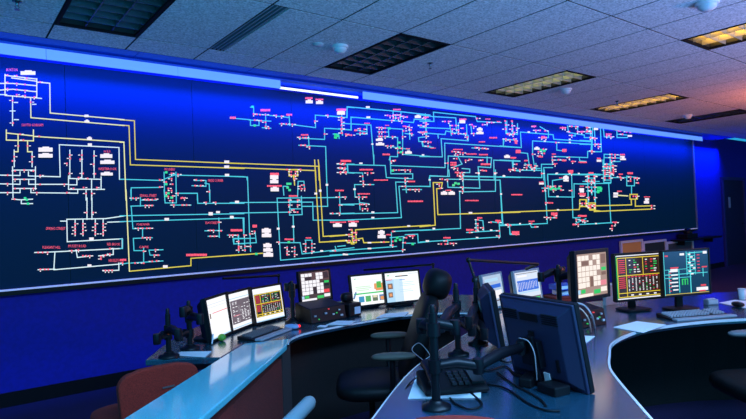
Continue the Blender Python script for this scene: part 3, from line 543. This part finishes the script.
monitor('monitor with pale frame showing a yellow ruled table on the right desk', lift((3.461, 1.801, 1.039), 1.11), R(-20.8), R(.7), .375, .30, bg('table_brown', (.035, .018, .015), 1), yellow_table(True) + [(gw, 0, 0, 1, .02, 3), (gw, 0, .975, 1, 1, 3), (gw, .975, 0, 1, 1, 3), (gg, 0, 0, .018, 1, 3)])
line_r = [(gc, .57, .03, .59, .98), (gc, .02, .52, .97, .535), (gc, .02, .60, .6, .612), (gc, .10, .45, .34, .46), (gc, .02, .41, .5, .42), (gc, .10, .42, .115, .95), (gc, .32, .42, .335, .95), (gc, .50, .02, .515, .56), (gc, .69, .02, .70, .56), (gc, .58, .04, .95, .055), (gc, .86, .42, .875, .62)]
for i in range(8): line_r += [(gc, .5, .05 + .065 * i, .7, .062 + .065 * i), (gw, .54 + .05 * (i % 3), .07 + .065 * i, .60 + .05 * (i % 3), .10 + .065 * i, 2)]
for i in range(6): line_r += [(gr, .74, .10 + .075 * i, .80, .12 + .075 * i, 2), (gw, .12 + .03 * (i % 3), .44 + .085 * i, .3, .47 + .085 * i, 2), (gr, .10, .49 + .08 * i, .15, .51 + .08 * i, 3)]
line_r += [(gr, .14, .36, .32, .39, 2), (gw, .14, .40, .30, .44, 2), (gr, .84, .38, .96, .41, 2), (gr, .03, .08, .10, .11, 2), (gw, .36, .05, .46, .10, 2), (gw, .88, .03, .97, .09, 2), (gw, .70, .86, .96, .94, 2), (gr, .80, .80, .92, .84, 2), (gr, .76, .93, .9, .96, 3), (gg, .38, .64, .41, .78, 2), (gg, .44, .64, .47, .78, 2), (gg, .38, .64, .52, .66, 2), (gg, .50, .64, .52, .78, 2), (gy, 0, .975, .98, .985, 3), (gc, 0, 0, .012, 1, 3)]
monitor('monitor showing a cyan power line diagram on dark blue on the right desk', lift((3.72, 1.63, 1.048), 1.09), R(-23.4), 0, .368, .295, P_teal, line_r, bez=.012, deep=.015)
wave = [(gb, .06, .26, .94, .60), (gw, .1, .10, .5, .16), (gd, .05, .04, .95, .06)] + [(gw, .08 + .07 * i, .30 + .04 * rn.random(), .095 + .07 * i, .5 + .08 * rn.random(), 2) for i in range(12)] + [(gl, .06, .62, .94, .66), (gd, .02, .80, .98, .97), (gg, .7, .84, .92, .93, 2)]
monitor('small monitor showing a blue waveform behind the big dark monitor', (3.516, 2.683, .905), R(3.3), R(6.9), .305, .235, bg('pale_grey', (.72, .80, .92), 1), wave, rim=M_grey)
monitor('small monitor with pale blue bars left of the blue waveform monitor', (3.30, 2.83, .89), R(12.2), R(8.8), .28, .235, bg('pale_blue', (.5, .65, .85), .9), [(gb, .1, .3, .9, .42), (gw, .08, .5, .9, .75), (gd, .05, .8, .95, .84), (gl, .1, .1, .8, .2)], rim=M_grey)
# M: big monitor seen from behind
M_shell = mat('dark_blue_grey_shell', (.02, .022, .06), .42)
tM, MM, putM = monitor('big dark monitor seen from behind in the foreground with vents and handle slot', lift((2.075, 1.505, .912), .966), R(79.3), R(10.7), .395, .322, bg('dim_blue', (.02, .10, .22), 1), [(gl, .05, .06, .95, .12), (gw, .1, .2, .5, .23), (gw, .1, .3, .6, .33)], stand=False, bez=.018, deep=.035, shell=M_shell)
hs = MB(); hs.box((0, .070, .115), (.10, .006, .032)); putM(hs, 'handle_slot', M_black)
for s in (-1, 1):
    v = MB()
    for k in range(5): v.box((s * .115, .066, .098 + .009 * k), (.085, .008, .004))
    putM(v, 'vent_grille', M_black)
e = MB(); e.box((0, .072, .045), (.034, .002, .022)); putM(e, 'maker_plate', M_black)
e = MB(); e.box((0, .085, -.03), (.11, .03, .11)); putM(e, 'mount_plate', M_blackm, .004)
e = MB(); e.box((-.03, .103, -.055), (.026, .014, .21)); putM(e, 'support_column', M_blackm, .003)
e = MB(); e.box((-.12, .069, -.07), (.012, .01, .05)); putM(e, 'port_cover', M_black)
e = MB(); e.box((-.045, .069, -.132), (.032, .004, .036)); putM(e, 'white_sticker', M_paper)
MB().box((-.12, .085, .018), (.10, .08, .036)).build('foot_block', M_black, tM, .006)
# G: monitor seen nearly edge-on
tG, MG, putG = monitor('dark monitor seen almost edge on beside the big dark monitor', (2.36, 2.02, .925), R(46.5), R(8), .32, .27, bg('dim_blue2', (.02, .1, .2), 1), [], stand=False, deep=.045, shell=M_shell)
e = MB(); e.box((-.02, .079, .06), (.09, .004, .05)); putG(e, 'pale_label', M_lgrey)

# ------------------------------------------------------------------ monitor arms, lamps
def mon_arm(label, base, height, segs, r=.017, knob=True):
    b = Vector(base); t = thing('monitor_mount', label, 'monitor mount', b, 0, 'black pole monitor mounts')
    MB().lathe([(.055, 0), (.055, .010), (.030, .018), (.022, .030)], n=20).build('base_disc', M_blackm, t)
    MB().tube([(0, 0, .015), (0, 0, height)], r, 14).build('post', M_blackm, t)
    if knob: MB().lathe([(r * .75, height), (r * .75, height + .022), (r * .5, height + .03)], n=12).build('post_cap', M_blackm, t)
    for pts in segs:                       # each a list of world points starting on the post
        P = [Vector(p) - b for p in pts]
        MB().lathe([(r * 1.55, P[0].z - .024), (r * 1.55, P[0].z + .024)], n=14).build('collar', M_blackm, t)
        for a, c in zip(P[:-1], P[1:]):
            mid_ = (a + c) / 2 + Vector((0, 0, .012))
            MB().tube([a, mid_, c], [.019, .023, .019], 8).build('arm_link', M_blackm, t)
            MB().lathe([(.019, c.z - .028), (.021, c.z - .02), (.021, c.z + .02), (.019, c.z + .028)], c=(c.x, c.y, 0), n=12).build('arm_joint', M_blackm, t)
    return t
pb = onz(436.5, 408)
mon_arm('nearest black pole arm beside the phone on white paper', pb, .35,
        [[(pb.x, pb.y, 1.04), onz(421, 326, 1.04), onz(455, 327, 1.03)], [(pb.x, pb.y, .905), onz(478, 366, .895), (1.895, 1.495, .905)]], r=.0165)
p2 = onz(458.5, 355)
mon_arm('middle black pole arm of three on the centre console', p2, .335, [[(p2.x, p2.y, 1.0), onz(440, 326, .985)], [(p2.x, p2.y, .92), onz(472, 330, .915), (2.285, 2.09, .92)]], r=.0155)
p3 = onz(478, 344)
mon_arm('farthest black pole arm of three with task lamp on top', p3, .31, [[(p3.x, p3.y, .96), onz(469, 322, .96)], [(p3.x, p3.y, .88), onz(484, 334, .885)]], r=.0145)
q1 = onz(169, 357)
mon_arm('short black pole arm at the left end of the left desk beside the white paper', q1, .235, [[(q1.x, q1.y, .87), onz(157, 339, .865)], [(q1.x, q1.y, .90), onz(178, 334, .895)]], r=.014)
q2 = onz(190, 349)
mon_arm('black pole arm between the short pole and the leftmost small monitor', q2, .25, [[(q2.x, q2.y, .97), onz(183, 312, .985)], [(q2.x, q2.y, .93), onz(200, 319, .95)], [(q2.x, q2.y, .84), onz(179, 336, .84)]], r=.015)
q3 = onz(293, 322)
mon_arm('black pole arm left of the small touch panel', q3, .265, [[(q3.x, q3.y, 1.0), onz(287, 287, 1.0)], [(q3.x, q3.y, .95), (2.19, 3.95, .95), (2.36, 3.95, .94)]], r=.015)
q4p = Vector((2.98, 2.05, DZ))
mon_arm('black pole arm behind the warm touch panel with curved arm', q4p, .36, [[(q4p.x, q4p.y, 1.09), onz(562, 271, 1.09), onz(541, 277, 1.07)], [(q4p.x, q4p.y, 1.06), (2.955, 1.895, 1.08)]], r=.016)
def task_lamp(label, foot, elbow, tip, hook=None):
    f, e, t_ = Vector(foot), Vector(elbow), Vector(tip); t = thing('task_lamp', label, 'lamp', f, 0, 'thin bar task lamps')
    MB().lathe([(.02, 0), (.02, .02), (.008, .03)], n=10).build('lamp_socket', M_blackm, t)
    MB().tube([(0, 0, .01), e - f], .008, 8).build('lamp_stem', M_blackm, t)
    MB().tube([e - f, t_ - f], .009, 8).build('lamp_bar', M_blackm, t)
    MB().pad(e - f, (.03, .03, .03), p=2).build('elbow_joint', M_blackm, t)
    if hook: MB().tube([t_ - f, Vector(hook) - f], .010, 8).build('lamp_head', mat('copper_brown', (.25, .12, .08), .5), t)
task_lamp('thin black task lamp with long bar behind the three small monitors', (*dep(278.5, 275.5, 4.55)[:2], DZ), dep(278.5, 275.5, 4.55), dep(223, 278.5, 4.0))
task_lamp('thin black task lamp with long bar behind the web page monitors', (*dep(433, 264.5, 4.6)[:2], DZ), dep(433, 264.5, 4.6), dep(364, 270, 4.9))
task_lamp('dark angled task lamp rising above the centre console with copper tip', (p3.x, p3.y, DZ + .34), dep(468.5, 260, 3.15), dep(538, 264, 3.6), dep(526, 269, 3.7))

# ------------------------------------------------------------------ desk items
def keyboard(label, c, a, w=.43, d=.15, kc=.42):
    t = thing('keyboard', label, 'keyboard', (*Vector(c)[:2], DZ), a, 'computer keyboards')
    m = MB(); m.add([(-w / 2, -d / 2, 0), (w / 2, -d / 2, 0), (w / 2, d / 2, 0), (-w / 2, d / 2, 0), (-w / 2, -d / 2, .010), (w / 2, -d / 2, .010), (w / 2, d / 2, .026), (-w / 2, d / 2, .026)],
                    [(3, 2, 1, 0), (4, 5, 6, 7), (0, 1, 5, 4), (1, 2, 6, 5), (2, 3, 7, 6), (3, 0, 4, 7)]); m.build('keyboard_body', M_black, t, .003)
    k = MB()
    for i in range(5):
        for j in range(18):
            if j in (13,): continue
            x = -w / 2 + .018 + (w - .036) * (j + .5) / 18; y = -d / 2 + .022 + (d - .04) * (i + .5) / 5; z = .012 + .016 * (y + d / 2) / d
            k.box((x, y, z + .004), ((w - .036) / 18 - .007, (d - .04) / 5 - .009, .012))
    o = k.build('keys', mat('grey_keys_%d' % (kc * 100), (kc, kc, kc * 1.1), .5), t); o['kind'] = 'stuff'
    MB().box((0, -d / 2 - .03, .008), (w, .05, .016)).build('wrist_rest', mat('pale_wrist_rest', (.30, .32, .36), .45), t, .006)
keyboard('slim keyboard in front of the three small monitors', onz(262, 335), R(30), .36, .12, .14)
keyboard('keyboard with pale wrist rest in front of the right desk monitors', onz(693, 316.5), R(-27), .43, .14)
def sheet(label, corners, z=DZ + .001, m=M_paper, cat='paper', name='paper_sheet'):
    P = [onz(*c, z) for c in corners]; b = MB(); n = len(P)
    vs = [(p.x, p.y, z) for p in P] + [(p.x, p.y, z + .0025) for p in P]
    ar = sum(P[i].x * P[(i + 1) % n].y - P[(i + 1) % n].x * P[i].y for i in range(n))
    o = range(n) if ar > 0 else range(n)[::-1]; o = list(o)
    b.add([vs[i] for i in o] + [vs[i + n] for i in o], [list(range(n))[::-1], list(range(n, 2 * n))] + [(i, (i + 1) % n, n + (i + 1) % n, n + i) for i in range(n)])
    return tag(b.build(name, m, None, loc=P[0]), label, cat)
sheet('white paper sheet beside the pole arms on the left desk', [(174, 355.5), (181, 352), (211.5, 351.5), (205, 357.5)])
sheet('printed white sheet in front of the black console box on the left desk', [(326, 325), (337, 321), (356, 321), (350, 325)])
sheet('tiny white note next to the printed sheet on the left desk', [(317, 327), (320, 325.5), (328, 325.5), (325, 327.5)])
sheet('white paper below the pale blue web page monitor', [(376, 318), (384, 314), (409, 312), (404, 316.5)])
sheet('white paper sheet in front of the yellow table monitor on the right desk', [(613, 327.5), (637, 321.5), (666, 325), (643, 333)])
sheet('small white paper corner beside the big dark monitor', [(580, 341), (583, 336), (595, 336.5), (586, 343)])
sheet('white paper under the dark mouse at the right edge', [(719, 303), (735, 300), (760, 303), (748, 309)])
sheet('white paper sheet under the black phone on the centre console', [(408, 399), (417, 374), (481, 381), (481, 398)])
def box_thing(name, label, cat, c, a, dims, m, bevel=.006):
    t = thing(name, label, cat, c, a); MB().box((0, 0, dims[2] / 2), dims).build('casing', m, t, bevel); return t
# black phone on paper (centre)
pc = onz(452, 389); ph = thing('desk_phone', 'black desk phone lying on white paper on the centre console', 'phone', (pc.x, pc.y, DZ + .0036), R(-30))
m = MB(); m.add([(-.13, -.09, 0), (.13, -.09, 0), (.13, .09, 0), (-.13, .09, 0), (-.13, -.09, .02), (.13, -.09, .02), (.13, .09, .062), (-.13, .09, .062)], [(3, 2, 1, 0), (4, 5, 6, 7), (0, 1, 5, 4), (1, 2, 6, 5), (2, 3, 7, 6), (3, 0, 4, 7)]); m.build('phone_body', M_black, ph, .008)
m = MB(); m.tube([(-.09, -.08, .05), (-.095, 0, .085), (-.09, .08, .085)], [.022, .016, .022], 10); m.build('handset', M_blackm, ph)
m = MB()
for i in range(4):
    for j in range(3): m.box((-.005 + .026 * j, -.055 + .028 * i, .035 + .0065 * i), (.018, .018, .012))
m.build('keypad', mat('dark_grey_keys', (.015, .016, .02), .4), ph)
MB().box((.095, .0, .046), (.05, .12, .012), Matrix.Rotation(R(13), 3, 'X')).build('display_strip', mat('dark_display', (.03, .035, .04), .3), ph)
# console boxes under the touch panels
def console_box(label, c, a, wd):
    t = thing('console_box', label, 'console box', (*Vector(c)[:2], DZ), a, 'black dispatch console boxes')
    m = MB(); W2 = wd / 2
    m.add([(-W2, -.11, 0), (W2, -.11, 0), (W2, .11, 0), (-W2, .11, 0), (-W2, -.09, .10), (W2, -.09, .10), (W2, .11, .13), (-W2, .11, .13)], [(3, 2, 1, 0), (4, 5, 6, 7), (0, 1, 5, 4), (1, 2, 6, 5), (2, 3, 7, 6), (3, 0, 4, 7)])
    m.build('casing', M_black, t, .006)
    for x, z, c_, s in ((-.4, .05, M_grey, .018), (-.1, .06, M_grey, .02), (.12, .045, M_lgrey, .016), (.3, .07, M_lgrey, .014), (.36, .03, M_lgrey, .02)):
        MB().box((x * wd, -.112 + z * .2 * .5, z), (s * .9, .010, s * .6)).build('button', c_, t)
    for x, z, c_ in ((-.3, .025, gg), (.22, .05, gg), (.0, .085, gr)):
        MB().box((x * wd, -.110 + z * .1, z), (.007, .012, .006)).build('indicator_light', c_, t)
    return t
cb1 = console_box('black console box with small buttons under the small touch panel', onz(322, 323) + Vector((.075, .13, 0)), R(2), .30)
cb2 = console_box('black console box with small buttons under the warm touch panel', onz(598, 327) + Vector((.02, .13, 0)), R(-8), .22)
hb = onz(345, 318); t = thing('desk_telephone', 'small black telephone with pale display right of the left console box', 'phone', (hb.x + .085, hb.y + .06, DZ), R(5))
MB().box((0, 0, .05), (.12, .14, .10)).build('phone_body', M_black, t, .01); MB().pad((0, .03, .135), (.09, .07, .07), p=3).build('handset', M_black, t); MB().box((.015, -.073, .045), (.055, .006, .05)).build('display', mat('pale_display', (.5, .55, .65), .5), t)
MB().tube([(.03, -.02, .12), (.045, -.03, .17)], .006).build('antenna', M_lgrey, t)
# mice, ball, cup, small boxes
def mouse(label, c, a, m, led=False):
    t = thing('mouse', label, 'mouse', (*Vector(c)[:2], Vector(c).z), a, 'computer mice')
    MB().pad((0, 0, .016), (.062, .105, .034), p=2.4).build('mouse_body', m, t)
    MB().lathe([(.006, -.004), (.006, .004)], c=(0, -.028, .032), n=10).build('scroll_wheel', M_grey, t)
    if led: MB().pad((.012, -.046, .018), (.036, .022, .022), p=2).build('red_led', glow('mouse_led', (1, .02, .03), 1.2), t)
mouse('pale blue mouse with glowing red light next to the slim keyboard', onz(292, 329), R(35), mat('pale_blue_mouse', (.25, .4, .65), .35), True)
mouse('dark mouse lying on white paper at the right edge', onz(738, 307) + Vector((0, 0, .0036)), R(-40), M_black)
gbp = onz(222, 341); t = thing('stress_ball', 'small green round ball under the leftmost small monitor', 'ball', (gbp.x, gbp.y, DZ))
MB().pad((0, 0, .022), (.05, .05, .044), p=2).build('ball_body', mat('green_rubber', (.10, .35, .03), .5), t); MB().lathe([(.0245, .0195), (.0248, .0225), (.0245, .0255)], n=16).build('seam_band', mat('green_seam', (.2, .5, .06), .5), t)
pnp = onz(212, 345); tag(MB().tube([pnp + Vector((0, 0, .006)), pnp + Vector((.03, .055, .05))], [.004, .006], 8).build('pen', M_white, None, loc=pnp), 'white pen leaning below the leftmost small monitor', 'pen')
cpp = onz(742.5, 299); t = thing('paper_cup', 'white paper cup standing on the right desk at the picture edge', 'cup', cpp)
MB().lathe([(.022, 0), (.028, .075), (.026, .075), (.021, .006)], n=18).build('cup_wall', M_white, t); MB().lathe([(.029, .073), (.030, .076), (.029, .079)], n=18).build('cup_rim', M_white, t)
cpp = onz(713, 305); t = thing('desk_clock', 'small pale boxy clock on the right desk behind the keyboard', 'desk clock', (cpp.x, cpp.y, DZ), R(-30))
MB().box((0, .02, .02), (.085, .05, .04)).build('casing', M_grey, t, .005); MB().box((0, -.006, .022), (.07, .004, .024)).build('display', M_lgrey, t)
for j in range(3): MB().box((-.022 + .022 * j, .02, .042), (.012, .02, .006)).build('button', M_white, t)
bp = dep(563, 296, 3.95); bz = DZ
t = thing('carton', 'brown carton holding two blue binders behind the waveform monitor', 'carton', (bp.x, bp.y, DZ), R(-25))
MB().box((0, 0, .06), (.20, .16, .12)).build('carton_body', M_chairbrown, t, .01); MB().box((0, 0, .122), (.206, .166, .012)).build('carton_lid', M_chairbrown, t, .004)
M_bb = mat('glossy_blue', (.03, .10, .55), .25)
for i, (ox, oz, a, lb) in enumerate(((.03, .0, -10, 'lower glossy blue binder on the brown carton'), (.0, .042, 12, 'upper glossy blue binder on the brown carton'))):
    b_ = thing('binder', lb, 'binder', (bp.x + ox, bp.y, DZ + .129 + oz), R(a - 25), 'blue binders on the carton')
    MB().box((0, 0, .004), (.15, .11, .006)).box((0, 0, .034), (.15, .11, .006)).box((-.072, 0, .019), (.006, .11, .036)).build('cover', M_bb, b_, .003); MB().box((.0, 0, .019), (.132, .10, .022)).build('pages', M_paper, b_)
# white binder-like paper stack behind the yellow table monitor
wp = dep(611.5, 300, 4.25); t = thing('paper_tray', 'white paper stack standing between the warm touch panel and yellow table monitor', 'paper stack', (wp.x, wp.y, DZ), R(-15))
MB().box((0, 0, .075), (.13, .02, .15)).build('pages', M_paper, t, .002); MB().box((0, .013, .08), (.14, .004, .16)).build('backing', M_white, t, .001)

# framed boards and device below the screen end, against the back wall
def framed(label, x0, x1, y0, y1, m):
    a, b_ = ony(x0 + .8, y1, 5.66), ony(x1 - .8, y0, 5.66); w_, h_ = b_.x - a.x, b_.z - a.z
    t = thing('framed_board', label, 'framed board', (a.x + w_ / 2, WALL - .025, a.z), 0, 'framed boards below the mapboard')
    f = MB(); tt = .045
    for s in (-1, 1): f.box((s * (w_ - tt) / 2, -.01, h_ / 2), (tt, .04, h_)); f.box((0, -.01, h_ / 2 + s * (h_ - tt) / 2), (w_ - 2 * tt, .04, tt))
    f.build('frame', mat('pale_frame', (.75, .75, .8), .5), t); MB().box((0, .005, h_ / 2), (w_ - tt, .02, h_ - tt)).build('board', m, t)
framed('tan framed board below the end of the mapboard', 623, 645.5, 239, 262, mat('tan_board', (.85, .42, .12), .8))
framed('black framed board between the tan board and the device below the mapboard', 645.5, 669, 239, 262, mat('black_board', (.03, .03, .035), .6))
framed('dark grey framed board below the small black device', 669, 696, 239, 262, mat('dark_grey_board', (.06, .06, .08), .6))
sp = ony(702, 238.5, 5.5); t = thing('wall_shelf', 'thin dark shelf on the wall below the end of the mapboard', 'shelf', (sp.x, WALL, sp.z))
MB().box((0, -.15, 0), (1.9, .29, .04)).build('shelf_board', M_black, t, .004)
for s in (-1, 1): MB().box((s * .7, -.10, -.065), (.04, .18, .09)).build('bracket', M_black, t)
vp_ = Vector((ony(693, 238, 5.5).x, WALL - .15, sp.z + .027)); t = thing('camera_device', 'small black device standing on the dark shelf', 'device', vp_)
MB().box((0, 0, .05), (.5, .2, .10)).build('casing', M_black, t, .01); MB().lathe([(.08, .10), (.09, .14), (.06, .2), (.0, .22)], n=16).build('dome', M_black, t)

# cables
def cable(label, pts, r=.004, m=M_black, z=None):
    P = smooth([Vector(p) for p in pts], 6); b = MB(); b.tube(P, r, 6); return tag(b.build('cable', m, None, loc=P[0]), label, 'cable', 'loose cables on the console')
D = lambda x, y, h=.005: onz(x, y, DZ + h)
cable('black cable looping around the front of the black phone', [D(470, 392), D(482, 404), D(470, 409), D(456, 404), D(450, 398)])
cable('black cable winding over the desk left of the big dark monitor', [D(497, 372), D(513, 384), D(530, 393), D(541, 400), D(546, 406)])
cable('long black cable lying across the desk under the big dark monitor', [D(484, 384), D(505, 388), D(528, 403), D(545, 410), D(560, 411)])
cable('thin black cable between the middle pole arm and the big dark monitor', [D(470, 362), D(485, 371), D(505, 366), D(515, 374), D(530, 380)])
cable('thin black cable curling beneath the edge on monitor', [D(492, 352), D(505, 362), D(518, 360), D(525, 368)])
M_wc = mat('white_cable', (.45, .40, .42), .5)
cable('white cable arching down the back of the big dark monitor', [dep(519, 338, 2.27), dep(528, 341, 2.22), dep(534, 352, 2.2), dep(536, 367, 2.21), dep(537, 380, 2.24)], .002, M_wc)
cable('white cable hanging over the desk edge left of the nearest pole arm', [D(434, 372, .03), D(424, 361, .04), D(412, 350, .03), D(419, 343, .06), D(428, 352, .05), D(432, 360, .04)], .002, M_wc)
cable('dark cable trailing off the console edge toward the chair', [D(429, 388), D(420, 377), D(409, 384, .004), D(401, 398, -.02), D(397, 392, -.08)], .003)
cable('pale curved cable beside the right console box', [dep(577, 303, 3.1), dep(585, 306, 3.1), dep(592, 316, 3.08), D(595, 328)], .005, M_wc)
cable('second pale curved cable beside the right console box', [dep(577, 307, 3.08), dep(583, 311, 3.08), dep(589, 320, 3.06), D(591, 332)], .004, mat('peach_cable', (.7, .45, .35), .4))
adp = onz(529, 385); t = thing('power_adapter', 'black power adapter lying behind the big dark monitor', 'power adapter', (adp.x, adp.y, DZ), R(20))
MB().box((0, 0, .02), (.10, .055, .04)).build('casing', M_black, t, .008); MB().tube([(.05, 0, .02), (.07, 0, .018)], .006).build('strain_relief', M_black, t)

# ------------------------------------------------------------------ chairs
def star_base(t, m, col_top=.42):
    MB().lathe([(.028, .10), (.028, .26), (.018, .26), (.018, col_top)], n=14).build('gas_column', m, t)
    for i in range(5):
        a = 2 * math.pi * i / 5 + .3; d = Vector((math.cos(a), math.sin(a), 0))
        MB().tube([d * .02 + Vector((0, 0, .115)), d * .27 + Vector((0, 0, .075))], [.024, .015], 8).build('base_leg', m, t)
        n_ = Vector((-d.y, d.x, 0)); c = d * .27 + Vector((0, 0, .03))
        MB().tube([c - n_ * .022, c + n_ * .022], .029, 12).build('caster', m, t)
# high-back black chair; local +Y is forward
def exec_chair(label, c, a, headrest=True, arm_m=M_leather, bz=.74, bh=.56, arms=True, group='black high back chairs'):
    t = thing('office_chair', label, 'chair', (c[0], c[1], 0), a, group)
    star_base(t, M_black); MB().pad((0, -.02, .475), (.50, .46, .11), p=3.5).build('seat', M_leather, t)
    Rx = Matrix.Rotation(R(20), 3, 'X')
    b = MB(); b.pad((0, -.29, bz), (.48, .11, bh), Rx, p=3.6, nu=24, nv=14); b.build('backrest', M_leather, t)
    if headrest:
        MB().pad((0, -.42, 1.055), (.28, .16, .18), Rx, p=2.8).build('headrest', M_leather, t)
        MB().box((0, -.385, .97), (.08, .03, .14), Rx).build('headrest_bracket', M_black, t)
    for s in ((-1, 1) if arms else ()):
        MB().tube([(s * .24, -.12, .44), (s * .29, -.12, .50), (s * .29, -.12, .685)], .016, 8).build('arm_post', M_black, t)
        MB().pad((s * .29, -.13, .70), (.085, .25, .04), p=2.6).build('arm_pad', arm_m, t)
    return t
hh = Vector((-.80, .60)).normalized(); hp = dep(437, 282, 3.42)
exec_chair('black high back office chair with headrest at the left console', (hp.x + hh.x * .42, hp.y + hh.y * .42), math.atan2(hh.y, hh.x) - math.pi / 2, arm_m=mat('olive_grey_pad', (.10, .09, .07), .5, spec=.3))
exec_chair('dark chair whose rounded arm shows at the right edge below the right desk', (3.50, 1.17), math.atan2(.61, -.79) - math.pi / 2, arm_m=mat('dark_grey_pad', (.16, .16, .17), .5))
# low-back brown task chair; local +Y forward
def brown_chair(label, c, a, top, wd=.44, crown=.012):
    t = thing('task_chair', label, 'chair', (c[0], c[1], 0), a, 'brown fabric task chairs')
    star_base(t, M_black); MB().pad((0, .04, .455), (.46, .44, .08), p=4).build('seat', M_chairbrown, t)
    b = MB(); n = 8; rr = .07; z0, z1 = .40, top; P = [(-wd / 2 + .03, z0), (wd / 2 - .03, z0)]
    for k in range(n + 1): th = math.pi / 2 * k / n; P.append((wd / 2 - rr + rr * math.cos(th), z1 - rr + rr * math.sin(th)))
    P += [(wd * .25, z1 + crown * .75), (wd * .12, z1 + crown * .95), (0, z1 + crown), (-wd * .12, z1 + crown * .95), (-wd * .25, z1 + crown * .75)]
    for k in range(n + 1): th = math.pi / 2 * (1 + k / n); P.append((-wd / 2 + rr + rr * math.cos(th), z1 - rr + rr * math.sin(th)))
    N_ = len(P); sl = lambda z: -.20 - (z - z0) * .10
    vs = [(x, sl(z), z) for x, z in P] + [(x, sl(z) - .045, z) for x, z in P]
    b.add(vs, [list(range(N_))[::-1], list(range(N_, 2 * N_))] + [(i, (i + 1) % N_, N_ + (i + 1) % N_, N_ + i) for i in range(N_)])
    b.build('backrest', M_chairbrown, t, .008)
    MB().box((0, -.205, .36), (.07, .02, .16)).build('back_bracket', M_black, t)
    MB().box((.04, sl(z1 - .10) - .049, z1 - .10), (.06, .006, .008)).build('pull_handle', mat('dull_handle', (.12, .08, .08), .6), t)
    return t
cb = dep(158, 380, 2.86); hd = Vector((-.05, 1.0)).normalized()
brown_chair('brown fabric chair with rounded back behind the pale ledge at the far left', (cb.x + hd.x * .24, cb.y + hd.y * .24), math.atan2(hd.y, hd.x) - math.pi / 2, .755, .40)
cb = dep(455, 430, 1.5); hd = Vector((.7, .71)).normalized()
brown_chair('brown chair whose top edge shows at the bottom centre of the picture', (cb.x + hd.x * .24, cb.y + hd.y * .24), math.atan2(hd.y, hd.x) - math.pi / 2, .905, .40, .03)
# low armchair whose pale arm shows at the bottom
af = onz(311, 394, .66); ab = onz(283, 422, .66); dr = (af - ab).to_2d().normalized()
side = Vector((dr.y, -dr.x)); cc = ab.to_2d() + dr * .16 + side * .27
t = thing('armchair', 'low armchair with pale blue grey rounded arm in the bottom foreground', 'chair', (cc.x, cc.y, 0), math.atan2(dr.y, dr.x) - math.pi / 2)
M_arm = mat('pale_arm_pad', (.22, .36, .40), .35)
star_base(t, M_black, .36); MB().pad((0, .04, .40), (.44, .44, .08), p=4).build('seat', M_leather, t); MB().pad((0, -.22, .50), (.40, .07, .22), p=4).build('backrest', M_leather, t)
for s in (-1, 1):
    L_ = (af - ab).length
    MB().tube([(s * .27, -.30, .625), (s * .27, -.16, .63), (s * .27, L_ - .20, .63), (s * .27, L_ - .175, .63), (s * .27, L_ - .16, .63)], [.028, .033, .033, .027, .012], 16).build('arm_pad', M_arm, t)
    MB().tube([(s * .20, 0, .38), (s * .27, 0, .44), (s * .27, 0, .60)], .014, 8).build('arm_post', M_black, t)
